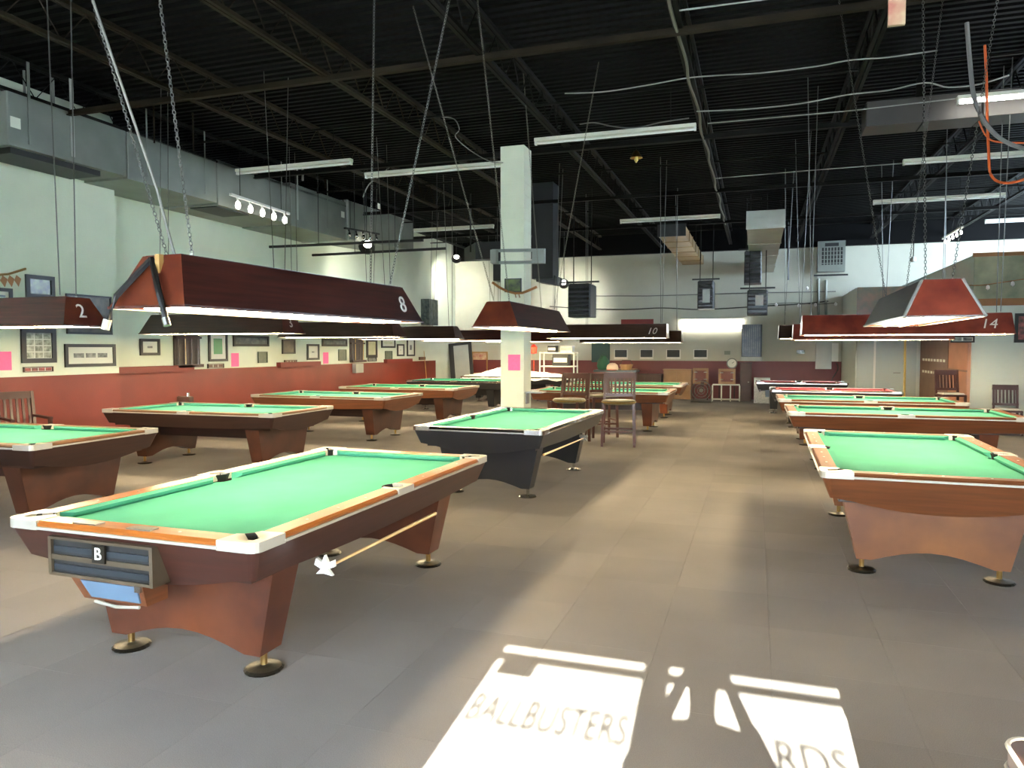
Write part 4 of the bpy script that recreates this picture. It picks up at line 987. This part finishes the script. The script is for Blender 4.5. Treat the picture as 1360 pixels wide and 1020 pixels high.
c = at(845, 210, y=13.0); pl = thing('pendant_bulb', 'small brass pendant bulb under the roof right of the column', 'pendant', c)
MB().lathe([(0.01, 0.14), (0.05, 0.1), (0.11, 0.0), (0.02, 0.05)], 12).build('brass_shade', 'brass', pl); MB().lathe([(0.01, -0.08), (0.035, -0.04), (0.02, 0.06)], 10).build('bulb', 'yellow', pl)
MB().tube([(0, 0, 0.13), (0, 0, ZR-c.z)], 0.006, 5).build('cord', 'joist', pl)

# ================================================================== BACK WALL
lb = at(905, 437, y=YB); lt = at(985, 424, y=YB)
wl_ = thing('wall_light', 'long glowing fluorescent box light on the back wall', 'wall light', (lb.x, YB, lb.z))
MB().box(0, lt.x-lb.x, -0.12, 0.0, 0, lt.z-lb.z).build('diffuser', 'lightbox', wl_)
MB().box(-0.02, lt.x-lb.x+0.02, -0.10, 0.0, lt.z-lb.z, lt.z-lb.z+0.03).build('housing', 'white_paint', wl_)
for k, (u0, v0, u1, v1) in enumerate(((816, 464, 834, 477), (850, 464, 868, 477), (885, 464, 904, 477), (921, 464, 940, 477))):
    a0, a1, b0, b1 = on_wall(PB, u0, v0, u1, v1)
    t = thing('wall_screen', ['first dark wall screen from the left, behind the white cap', 'second dark wall screen from the left on the back wall', 'third dark wall screen from the left on the back wall', 'fourth dark wall screen, rightmost, below the box light'][k], 'screen', (a0, YB, b0))
    w, h = a1-a0, b1-b0
    MB().box(0, w, -0.06, -0.01, 0, h).build('casing', 'white_paint', t); MB().box(0.03, w-0.03, -0.07, -0.06, 0.07, h-0.02).build('panel', 'screen', t)
    MB().box(w*0.3, w*0.7, -0.02, 0.0, h*0.3, h*0.7).build('mount', 'black_metal', t)
sheet(PB, (786, 454, 810, 481), 'dark teal board on the back wall left of the screens', 'teal_board', 'board', 'wall_board', 0.04)
sheet(PB, (825, 424, 868, 431), 'dark red banner high on the back wall above lamp 10', 'ledge_red', 'banner', 'banner', 0.02)
sheet(PB, (962, 466, 970, 471), 'small grey thermostat on the back wall below the box light', 'sage_plate', 'thermostat', 'thermostat', 0.04)
sheet(PB, (1058, 465, 1069, 470), 'small olive sign on the back wall left of the fuse box', 'art_plaque', 'sign', 'sign', 0.02)
a0, a1, b0, b1 = on_wall(PB, 985, 431, 1012, 478)
lv = thing('louvre_panel', 'tall dark slatted louvre panel in the back wall with pale sill', 'louvre', (a0, YB-0.022, b0)); w, h = a1-a0, b1-b0
MB().box(0, w, -0.03, 0.0, 0, h).build('backing', 'black_metal', lv)
for k in range(9): MB().box(0.03+k*(w-0.06)/9, 0.03+(k+0.55)*(w-0.06)/9, -0.06, -0.03, 0.12, h).build('slat', 'art_dark', lv)
MB().box(-0.03, w+0.03, -0.09, 0.0, -0.02, 0.1).build('sill', 'galv_pale', lv)
a0, a1, b0, b1 = on_wall(PB, 1085, 322, 1121, 362)
ac = thing('air_conditioner', 'boxy grilled air conditioner high on the back wall', 'air conditioner', (a0, YB-0.022, b0)); w, h = a1-a0, b1-b0
MB().box(0, w, -0.35, 0.0, 0, h).build('casing', 'galv', ac); MB().box(0.08, w-0.08, -0.36, -0.35, h*0.22, h*0.78).build('grille_back', 'black_metal', ac)
for k in range(7): MB().box(0.08+k*(w-0.16)/7, 0.08+(k+0.35)*(w-0.16)/7, -0.375, -0.36, h*0.22, h*0.78).build('grille_bar', 'galv', ac)
for k in range(4): MB().box(0.08, w-0.08, -0.372, -0.36, h*(0.26+0.13*k), h*(0.28+0.13*k)).build('grille_bar', 'galv', ac)
MB().box(w*0.25, w*0.75, -0.365, -0.35, h*0.82, h*0.93).build('control_panel', 'black_metal', ac)
MB().bar((-0.1, -0.2, -0.1), (w+0.1, -0.2, -0.1), 0.05).build('bracket', 'black_metal', ac)
for k, (u, v0, v1) in enumerate(((1087, 370, 470), (1097, 372, 455))):
    a, b = at(u, v1, y=YB-0.06), at(u, v0, y=YB-0.06)
    tag(MB().tube([a, b], 0.04, 8).build('wall_pipe', 'galv'), ['left grey pipe below the air conditioner', 'right grey pipe below the air conditioner'][k], 'pipe')
tag(MB().tube([at(1047, 300, y=24.0), at(1047, 372, y=24.0), at(1047, 250, y=24.0)][1:], 0.03, 6).build('hanger_rod', 'black_metal'), 'black pipe hanging left of the air conditioner', 'rod')
sheet(PB, (1083, 452, 1104, 490), 'grey fuse box on the back wall beside the grey double door', 'galv_pale', 'fuse box', 'fuse_box', 0.15)
sheet(PB, (1104, 456, 1113, 480), 'white switch box right of the grey fuse box', 'white_paint', 'switch box', 'switch_box', 0.12)
cable('dark cable hanging from the fuse box', smooth_pts([at(u, v, y=YB-0.08) for u, v in ((1111, 482), (1113, 490), (1106, 502), (1101, 512))]), 0.015, 'cable_dark')

# shelf rack by the column
def rack(label, x0, x1, y, d, zs, m='white_paint'):
    t = thing('shelf_rack', label, 'shelf', ((x0+x1)/2, y, 0)); w = (x1-x0)/2
    for x in (-w, w):
        for yy in (0, d): MB().box(x-0.02, x+0.02, yy-0.02, yy+0.02, 0, zs[-1]+0.04).build('post', m, t)
    for z in zs: MB().box(-w, w, 0, d, z, z+0.035).build('shelf', m, t)
    return t
a, b = at(717, 500, y=23.4), at(762, 500, y=23.4)
rack('white metal shelf rack behind the column at right', a.x, b.x, 23.4, 0.5, (0.5, 1.05, 1.5))
rx = (a.x+b.x)/2
def carton(label, x, y, z, w, d, h, m, name='carton', cat='box'):
    t = thing(name, label, cat, (x, y, z)); MB().bbox(-w/2, w/2, -d/2, d/2, 0, h, 0.012).build('body', m, t)
    MB().box(-w*0.42, w*0.42, -d/2-0.006, -d/2, h*0.3, h*0.7).build('label_patch', 'paper' if m != 'white_paint' else 'galv_pale', t); return t
carton('white carton on the top shelf of the white rack', rx+0.3, 23.65, 1.537, 0.42, 0.35, 0.22, 'white_paint')
carton('black case on the top shelf of the white rack', rx-0.2, 23.65, 1.537, 0.3, 0.3, 0.22, 'black_metal', 'case', 'case')
carton('large black box on the middle shelf of the white rack', rx+0.1, 23.65, 1.087, 0.55, 0.35, 0.38, 'black_lam', 'case', 'case')
tag(MB().lathe([(0.01, 0.0), (0.1, 0.02), (0.12, 0.22), (0.03, 0.32)], 10, at(709, 462, y=23.1)+Vector((0, 0, -0.2))).tube([at(709, 470, y=23.1)-Vector((0, 0, 0.2)), Vector((at(709, 470, y=23.1).x, 23.1, 0))], 0.015, 6).build('broom', 'red_plastic'), 'red handled broom standing left of the white rack', 'broom')

# consoles, boards and boxes along the back wall
def cabinet(label, u0, u1, ztop, y, d, m, doors=2, name='cabinet', z0=0.0, knobs=True, dm=None):
    a, b = at(u0, 500, y=y), at(u1, 500, y=y); w = b.x-a.x
    t = thing(name, label, 'cabinet', ((a.x+b.x)/2, y, 0))
    MB().box(-w/2, w/2, 0.0, d, z0, ztop).build('body', m, t); MB().box(-w/2-0.02, w/2+0.02, -0.02, d, ztop, ztop+0.035).build('top', m, t)
    for k in range(doors):
        x0 = -w/2+0.02+k*(w-0.04)/doors; x1 = x0+(w-0.04)/doors-0.02
        dd = MB().box(x0, x1, -0.02, 0.0, z0+0.05, ztop-0.04).build('door', dm or m, t)
        if knobs: MB().lathe([(0.02, 0), (0.025, 0.02), (0.01, 0.03)], 8, (x1-0.05, -0.03, (z0+ztop)/2)).build('knob', 'cap_white', dd)
    return t
mat('cab_tan', (150, 116, 80), 0.5, var=0.15, scale=3); mat('cab_dark', (64, 40, 34), 0.5, var=0.2, scale=3); mat('cab_red', (110, 56, 46), 0.5, var=0.15, scale=3)
cabinet('dark brown sideboard on the back wall behind the middle tables', 846, 878, 0.78, 24.3, 0.5, 'cab_dark', 3)
cabinet('tan low cabinet left of the dark sideboard', 800, 843, 0.95, 24.4, 0.45, 'cab_tan', 3)
cabinet('tan wooden cabinet right of the dark sideboard', 881, 918, 0.95, 24.4, 0.45, 'cab_tan', 2)
cabinet('black upright cabinet below the slatted louvre', 983, 998, 1.18, 24.2, 0.5, 'cab_dark', 1)
def knob_board(label, u0, v0, u1, v1, y):
    a, b = at(u0, v1, y=y), at(u1, v0, y=y); t = thing('knob_board', label, 'board', ((a.x+b.x)/2, y, 0.0)); w = (b.x-a.x)/2
    MB().box(-w, w, 0, 0.05, a.z, b.z).build('panel', 'cab_tan', t); MB().box(-w+0.08, w-0.08, -0.012, 0.0, a.z+0.08, b.z-0.08).build('inlay', 'cab_red', t)
    for sx in (-1, 1):
        for zz in (0.28, 0.72): MB().lathe([(0.05, 0), (0.055, 0.02), (0.02, 0.03)], 10, (sx*w*0.62, -0.03, a.z+(b.z-a.z)*zz)).build('knob', 'cap_white', t)
    for sx in (-1, 1): MB().box(sx*w-0.03*sx-0.02, sx*w-0.03*sx+0.02, 0.05, 0.09, 0, b.z).build('leg', 'cab_dark', t)
knob_board('tan board with white knobs above the round fan', 920, 489, 941, 510, 24.3)
knob_board('tan board with four white knobs below the wall clock', 954, 490, 977, 510, 24.35)
ck = at(972, 484, y=24.3); clk = thing('round_clock', 'round grey clock standing on the board right of the fan', 'clock', (ck.x, 24.38, at(965, 489.5, y=24.35).z))
fc = MB().tube([(0, 0, 0.17), (0, 0.06, 0.17)], 0.17, 18).build('case', 'galv', clk); MB().tube([(0, -0.012, 0.17), (0, 0, 0.17)], 0.135, 18).build('dial', 'paper', clk)
MB().bar((0, -0.02, 0.17), (0.07, -0.02, 0.22), 0.012).build('hand', 'black_metal', clk)
# floor fan
fx = at(930, 535, z=0); fan = thing('drum_fan', 'black round drum fan on a floor stand before the back wall', 'fan', (fx.x, 23.3, 0))
n_ = 20
MB().rings([[(0.30*math.cos(2*PI*i/n_), y_, 0.36+0.30*math.sin(2*PI*i/n_)) for i in range(n_)] for y_ in (0, 0.25)], cap=False).build('drum', 'black_metal', fan)
for r_ in (0.29, 0.2, 0.11): MB().tube([(r_*math.cos(2*PI*i/n_), -0.005, 0.36+r_*math.sin(2*PI*i/n_)) for i in range(n_+1)], 0.006, 4).build('guard_ring', 'steel', fan)
MB().tube([(0, -0.01, 0.36), (0, 0.1, 0.36)], 0.06, 12).build('hub', 'galv', fan)
for k in range(5):
    q = 2*PI*k/5; MB().bar((0.05*math.cos(q), 0.08, 0.36+0.05*math.sin(q)), (0.26*math.cos(q+0.2), 0.1, 0.36+0.26*math.sin(q+0.2)), 0.1, 0.01).build('blade', 'cab_dark', fan)
MB().tube([(-0.32, 0.12, 0.36), (-0.3, -0.05, 0.02), (0.3, -0.05, 0.02), (0.32, 0.12, 0.36)], 0.018, 6).tube([(-0.3, 0.3, 0.02), (-0.3, -0.05, 0.02)], 0.018, 6).tube([(0.3, 0.3, 0.02), (0.3, -0.05, 0.02)], 0.018, 6).build('stand', 'steel', fan)
# low white metal racks on the floor
a, b = at(946, 534, y=23.9), at(982, 534, y=23.9)
t = thing('floor_rack', 'low white metal rack on the floor right of the fan', 'rack', ((a.x+b.x)/2, 23.9, 0)); w = (b.x-a.x)/2
for k in range(4): MB().box(-w+k*2*w/3-0.02, -w+k*2*w/3+0.02, 0, 0.04, 0.0, 0.5).build('post', 'white_paint', t)
MB().box(-w, w, 0, 0.3, 0.5, 0.53).build('shelf', 'white_paint', t); MB().box(-w, w, 0, 0.3, 0.04, 0.07).build('shelf', 'white_paint', t)
a, b = at(1001, 533, y=23.4), at(1023, 503, y=23.4)
t = thing('white_panel', 'white speckled panel leaning at the back beside the red clothed tables', 'panel', ((a.x+b.x)/2, 23.4, 0)); w = (b.x-a.x)/2; t.rotation_euler = (R_(-6), 0, 0)
mat('speckle', (214, 216, 212), 0.5, rgb2=(170, 176, 174), scale=30); MB().box(-w, w, 0, 0.04, 0.0, 0.74).build('board', 'speckle', t); MB().box(-w, w, -0.01, 0.05, 0.74, 0.78).build('edge', 'galv_pale', t)
# dark counter with cap, basket and bag on it
a, b = at(788, 493, y=20.6), at(846, 493, y=20.6); bc = thing('bar_counter', 'dark topped narrow bar counter behind the middle tables', 'counter', ((a.x+b.x)/2, 20.6, 0)); w = (b.x-a.x)/2
MB().bbox(-w, w, 0, 0.5, 0.99, 1.05, 0.012).build('top', 'black_lam', bc); MB().box(-w+0.06, w-0.06, 0.08, 0.45, 0.0, 0.99).build('body', 'cab_red', bc)
for k in range(4): MB().box(-w+0.1+k*(2*w-0.2)/4, -w+0.06+(k+1)*(2*w-0.2)/4, 0.06, 0.08, 0.1, 0.92).build('panel', 'cab_dark', bc)
cx_ = at(813, 485, y=20.75).x
cp = thing('baseball_cap', 'pale cap lying on the dark bar counter', 'cap', (cx_, 20.8, 1.05))
g = MB(); g.smooth = True; g.lathe([(0.17, 0), (0.175, 0.06), (0.15, 0.14), (0.08, 0.19), (0.001, 0.2)], 14).build('crown', 'cap_cloth', cp)
MB().rings([[(0.16*math.sin(q), -0.12-0.14*math.cos(q), z) for q in (-1.2, -0.8, -0.4, 0, 0.4, 0.8, 1.2)] + [(0.12, -0.1, z), (-0.12, -0.1, z)] for z in (0.0, 0.012)]).build('brim', 'red_plastic', cp)
cx_ = at(831, 487, y=20.75).x; bk = thing('basket', 'tan woven basket on the bar counter beside the cap', 'basket', (cx_, 20.85, 1.05))
MB().lathe([(0.14, 0), (0.19, 0.14), (0.2, 0.16), (0.17, 0.16), (0.13, 0.02)], 14).build('bowl', 'cab_tan', bk); MB().tube([(-0.19, 0, 0.15), (-0.12, 0, 0.27), (0.12, 0, 0.27), (0.19, 0, 0.15)], 0.012, 6).build('handle', 'cab_dark', bk)
cx_ = at(806, 478, y=20.9).x; bg_ = thing('cloth_bag', 'dark green cloth bag standing behind the cap on the counter', 'bag', (cx_-0.12, 20.98, 1.05))
g = MB(); g.smooth = True; g.lathe([(0.15, 0), (0.19, 0.1), (0.17, 0.26), (0.08, 0.36), (0.1, 0.4)], 12).build('body', 'green_cloth', bg_); MB().tube([(-0.08, 0, 0.38), (0, 0, 0.48), (0.08, 0, 0.38)], 0.012, 6).build('handle', 'green_cloth', bg_)

# ================================================================== CHAIRS
def make_chair(label, loc, rz, seat=0.46, top=0.95, w=0.44, d=0.44, wood='chair_wood', seatm='seat_grey', arms=False, slats=6, group=None, round_seat=False):
    t = thing('bar_chair' if seat > 0.6 else 'wooden_chair', label, 'chair', loc, rz, group); h = w/2
    if round_seat:
        MB().lathe([(h*0.9, -0.05), (h*1.02, -0.03), (h*1.04, 0.0), (h*0.97, 0.02)], 22, (0, 0, seat)).build('seat', seatm, t)
        rim = MB().lathe([(h*1.05, -0.022), (h*1.07, -0.012), (h*1.05, -0.002)], 22, (0, 0, seat), cap=False).build('seat_rim', 'brass', t)
    else:
        MB().bbox(-h, h, -d/2, d/2, seat-0.04, seat, 0.012).build('seat', wood, t); MB().bbox(-h+0.03, h-0.03, -d/2+0.03, d/2-0.05, seat, seat+0.03, 0.012).build('cushion', seatm, t)
    for sx in (-1, 1):
        x = sx*(h-0.025)
        MB().bar((x*1.06, -d/2+0.02, 0), (x, -d/2+0.03, seat-0.03 if not arms else seat+0.22), 0.042).build('leg', wood, t)
        MB().bar((x*1.06, d/2+0.03, 0), (x, d/2-0.02, seat), 0.042).build('leg', wood, t)
        MB().bar((x, d/2-0.02, seat), (x, d/2+0.06, top), 0.04).build('back_post', wood, t)
        if arms: MB().bar((x, -d/2, seat+0.22), (x, d/2+0.02, seat+0.24), 0.05, 0.03).build('arm', wood, t)
        MB().bar((x*1.03, -d/2+0.03, seat*0.42), (x*1.03, d/2, seat*0.42), 0.028).build('stretcher', wood, t)
    for y_, z in ((-d/2+0.025, seat*0.34), (d/2, seat*0.34)): MB().bar((-h*1.0, y_, z), (h*1.0, y_, z), 0.028).build('stretcher', wood, t)
    MB().rings([[(-h, d/2+0.035, top-0.1), (h, d/2+0.035, top-0.1), (h, d/2+0.075, top-0.1), (-h, d/2+0.075, top-0.1)], [(-h*0.98, d/2+0.05, top), (h*0.98, d/2+0.05, top), (h*0.98, d/2+0.085, top), (-h*0.98, d/2+0.085, top)]]).build('top_rail', wood, t)
    MB().bar((-h, d/2+0.0, seat+0.09), (h, d/2+0.0, seat+0.09), 0.025, 0.05).build('lower_rail', wood, t)
    for k in range(slats):
        x = -h+0.07+k*(w-0.14)/(slats-1); MB().bar((x, d/2+0.0, seat+0.09), (x, d/2+0.055, top-0.08), 0.032, 0.014).build('slat', wood, t)
    return t
p1 = at(1262, 500, y=16.3); p2 = at(1341, 520, y=16.3)
make_chair('dark red bar height chair against the white wall at right', (p1.x+0.05, 16.45, 0), R_(6), 0.76, 1.23, 0.44)
make_chair('dark red low chair against the white wall at the right edge', (p2.x, 16.4, 0), R_(-6), 0.48, 0.95, 0.44)
make_chair('dark red chair half cut by the right edge beside the low chair', (p2.x+0.75, 16.4, 0), R_(20), 0.48, 0.95, 0.44, arms=True)
make_chair('red wood bar chair with round seat behind the black table', (-2.22, 12.45, 0), R_(8), 0.76, 1.24, 0.56, 0.52, 'chair_wood_red', 'seat_gold', slats=7, round_seat=True)
make_chair('red wood bar chair with round studded seat right beside the column', (-3.12, 12.55, 0), R_(-10), 0.76, 1.22, 0.56, 0.52, 'chair_wood_red', 'seat_gold', slats=7, round_seat=True)
make_chair('red wood bar chair standing behind the two round seated ones', (-2.75, 13.6, 0), R_(30), 0.76, 1.18, 0.5, 0.48, 'chair_wood_red', 'seat_gold')
p3 = at(22, 540, x=-9.55)
make_chair('dark wooden armchair against the red wall at the left edge', (-9.55, p3.y+0.1, 0), R_(75), 0.48, 1.06, 0.52, 0.5, arms=True)
# small things on the right-hand white wall
PR = ('y', Y2)
picture(PR, (1347, 416, 1385, 455), 'dark framed picture with red middle at the right edge', 'art_red', fw=0.06)
picture(PR, (1262, 446, 1294, 455), 'narrow dark framed photo partly hidden below lamp 14', 'art_bw', fw=0.03, tiles=(2, 1))
ss = thing('string_lights', 'short string of bulbs across the mural at upper right', 'string lights', at(1310, 378, y=16.9)); so2 = at(1310, 378, y=16.9)
P(MB().tube(smooth_pts([at(u, v, y=16.9) for u, v in ((1270, 378), (1300, 379), (1330, 375), (1365, 370))]), 0.01, 5).build('wire', 'trim_wood', ss), so2)
for u, v in ((1285, 381), (1312, 382), (1345, 377)): P(MB().lathe([(0.002, -0.05), (0.035, -0.02), (0.03, 0.03), (0.012, 0.05)], 8, at(u, v, y=16.88)).build('bulb', 'white_plastic', ss), so2)
cm_ = at(1213, 348, y=21.0); cc = thing('security_camera', 'small white camera hung before the back wall above the mural', 'camera', cm_)
MB().lathe([(0.02, 0), (0.07, 0.02), (0.06, 0.12), (0.02, 0.14)], 10).build('dome', 'white_plastic', cc); MB().tube([(0, 0, 0.12), (0, 0, ZR-cm_.z)], 0.012, 5).build('drop_rod', 'joist', cc)
sc = at(287, 420, x=XL2); sco = thing('wall_sconce', 'amber lit wall sconce glimpsed between lamps 8 and 3', 'wall lamp', (XL2+0.02, sc.y, sc.z-0.1))
MB().lathe([(0.05, 0), (0.16, 0.12), (0.14, 0.12)], 12, (0.12, 0, 0)).build('cup', 'brass', sco); MB().lathe([(0.13, 0.11), (0.08, 0.17), (0.001, 0.18)], 12, (0.12, 0, 0)).build('glow', 'warm_glow', sco)
MB().box(-0.02, 0.06, -0.05, 0.05, -0.04, 0.1).build('back_plate', 'brass', sco)
# dark items on the far rails of the tables at left
bl = thing('ball_rack_box', 'dark purple box on the far side of the table under lamp 3', 'box', (at(246, 529, y=9.5).x, 9.5, 0.805))
MB().bbox(-0.14, 0.14, -0.045, 0.045, 0, 0.09, 0.015).build('body', 'cab_dark', bl); MB().lathe([(0.03, 0), (0.03, 0.06)], 10, (0.05, 0, 0.085)).build('lid_knob', 'chrome', bl)

# ================================================================== PHOTOGRAPHER (casts the shadow in the sun patch)
def skin_mesh(name, verts, edges, m, parent, root=0, sub=2):
    me = bpy.data.meshes.new(name); bm = bmesh.new(); lay = bm.verts.layers.skin.verify(); vs = []
    for i, (co, r) in enumerate(verts):
        v = bm.verts.new(co); v[lay].radius = (r, r) if not isinstance(r, tuple) else r; v[lay].use_root = (i == root); vs.append(v)
    for a, b in edges: bm.edges.new((vs[a], vs[b]))
    bm.to_mesh(me); bm.free(); me.materials.append(M[m])
    o = link(name, me, parent); o.modifiers.new('skin', 'SKIN').use_smooth_shade = True
    s_ = o.modifiers.new('subdivision', 'SUBSURF'); s_.levels = sub; s_.render_levels = sub
    return o
PX, PY = 0.02, -0.44
person = thing('person', 'person in dark clothes standing in the sun, raising a small camera to the face', 'person', (PX, PY, 0))
V = [((0, 0, 0.95), 0.13), ((0, 0, 1.15), 0.13), ((0, 0, 1.36), (0.17, 0.12)), ((0, 0.0, 1.475), 0.065), ((0, 0.02, 1.55), 0.062), ((0, 0.035, 1.63), 0.082), ((0, 0.03, 1.70), 0.08), ((0, 0.02, 1.745), 0.045)]
Ed = [(0, 1), (1, 2), (2, 3), (3, 4), (4, 5), (5, 6), (6, 7)]
def addv(co, r, to): V.append((co, r)); Ed.append((to, len(V)-1)); return len(V)-1
for s in (-1, 1):
    a = addv((s*0.19, 0, 1.41), 0.06, 2); a = addv((s*0.27, 0.12, 1.24), 0.045, a); a = addv((s*0.15, 0.27, 1.45), 0.034, a); a = addv((s*0.085, 0.325, 1.575), 0.026, a); palm = addv((s*0.066, 0.335, 1.63), 0.03, a)
    for k, (dx_, ln) in enumerate(((0.012, 0.06), (0.006, 0.07), (0.0, 0.066), (-0.006, 0.052))):
        f = addv((s*(0.062-dx_), 0.352, 1.655-0.018*k), 0.0095, palm); f = addv((s*(0.062-dx_-0.02), 0.372, 1.672-0.018*k), 0.0085, f); f = addv((s*(0.062-dx_-ln*0.8), 0.372, 1.674-0.018*k), 0.0075, f)
    f = addv((s*0.05, 0.315, 1.61), 0.011, palm); f = addv((s*0.025, 0.318, 1.612), 0.009, f)
    l = addv((s*0.10, 0, 0.88), 0.10, 0); l = addv((s*0.11, 0.02, 0.5), 0.062, l); l = addv((s*0.12, -0.02, 0.1), 0.042, l); l = addv((s*0.125, 0.06, 0.04), 0.035, l); l = addv((s*0.13, 0.15, 0.03), 0.026, l)
skin_mesh('body', V, Ed, 'skin', person)
V2 = [((0, 0, 0.90), 0.155), ((0, 0, 1.14), 0.15), ((0, 0, 1.36), (0.19, 0.14)), ((0, 0, 1.45), 0.085)]; E2 = [(0, 1), (1, 2), (2, 3)]
for s in (-1, 1):
    V2 += [((s*0.195, 0, 1.41), 0.075), ((s*0.275, 0.12, 1.235), 0.058), ((s*0.175, 0.25, 1.41), 0.042)]; n_ = len(V2); E2 += [(2, n_-3), (n_-3, n_-2), (n_-2, n_-1)]
skin_mesh('shirt', V2, E2, 'shirt', person)
V3 = [((0, 0, 0.95), 0.15)]; E3 = []
for s in (-1, 1):
    V3 += [((s*0.10, 0, 0.86), 0.115), ((s*0.11, 0.02, 0.5), 0.078), ((s*0.12, -0.015, 0.09), 0.065)]; n_ = len(V3); E3 += [(0, n_-3), (n_-3, n_-2), (n_-2, n_-1)]
skin_mesh('trousers', V3, E3, 'trousers', person)
for s in (-1, 1): MB().rings([[(s*0.125+x*k, y_, z) for x, y_ in ((-0.045, -0.08), (0.045, -0.08), (0.05, 0.1), (0.03, 0.19), (-0.03, 0.19), (-0.05, 0.1))] for z, k in ((0, 1), (0.05, 1), (0.085, 0.75))]).build('shoe', 'shoe', person)
g = MB(); g.smooth = True
g.lathe([(0.09, 0.0), (0.1, 0.05), (0.094, 0.1), (0.06, 0.14), (0.001, 0.15)], 14, (0, 0.012, 1.635)).build('hair', 'hair', person)
for s in (-1, 1): MB().lathe([(0.001, 0.008), (0.011, 0.0), (0.001, -0.008)], 8, (s*0.03, 0.112, 1.655)).build('eye', 'white_plastic', person)
MB().rings([[(-0.012, 0.11, 1.64), (0.012, 0.11, 1.64), (0.006, 0.112, 1.655), (-0.006, 0.112, 1.655)], [(-0.006, 0.14, 1.615), (0.006, 0.14, 1.615), (0.003, 0.12, 1.655), (-0.003, 0.12, 1.655)]]).build('nose', 'skin', person)
pcam = thing('compact_camera', 'small black compact camera held up by the person', 'camera', (PX, PY+0.385, 1.625))
MB().bbox(-0.05, 0.05, -0.035, -0.012, 0, 0.06, 0.004).build('body', 'black_metal', pcam); MB().tube([(0, -0.012, 0.035), (0, 0.0, 0.035)], 0.02, 12).build('lens', 'steel', pcam)
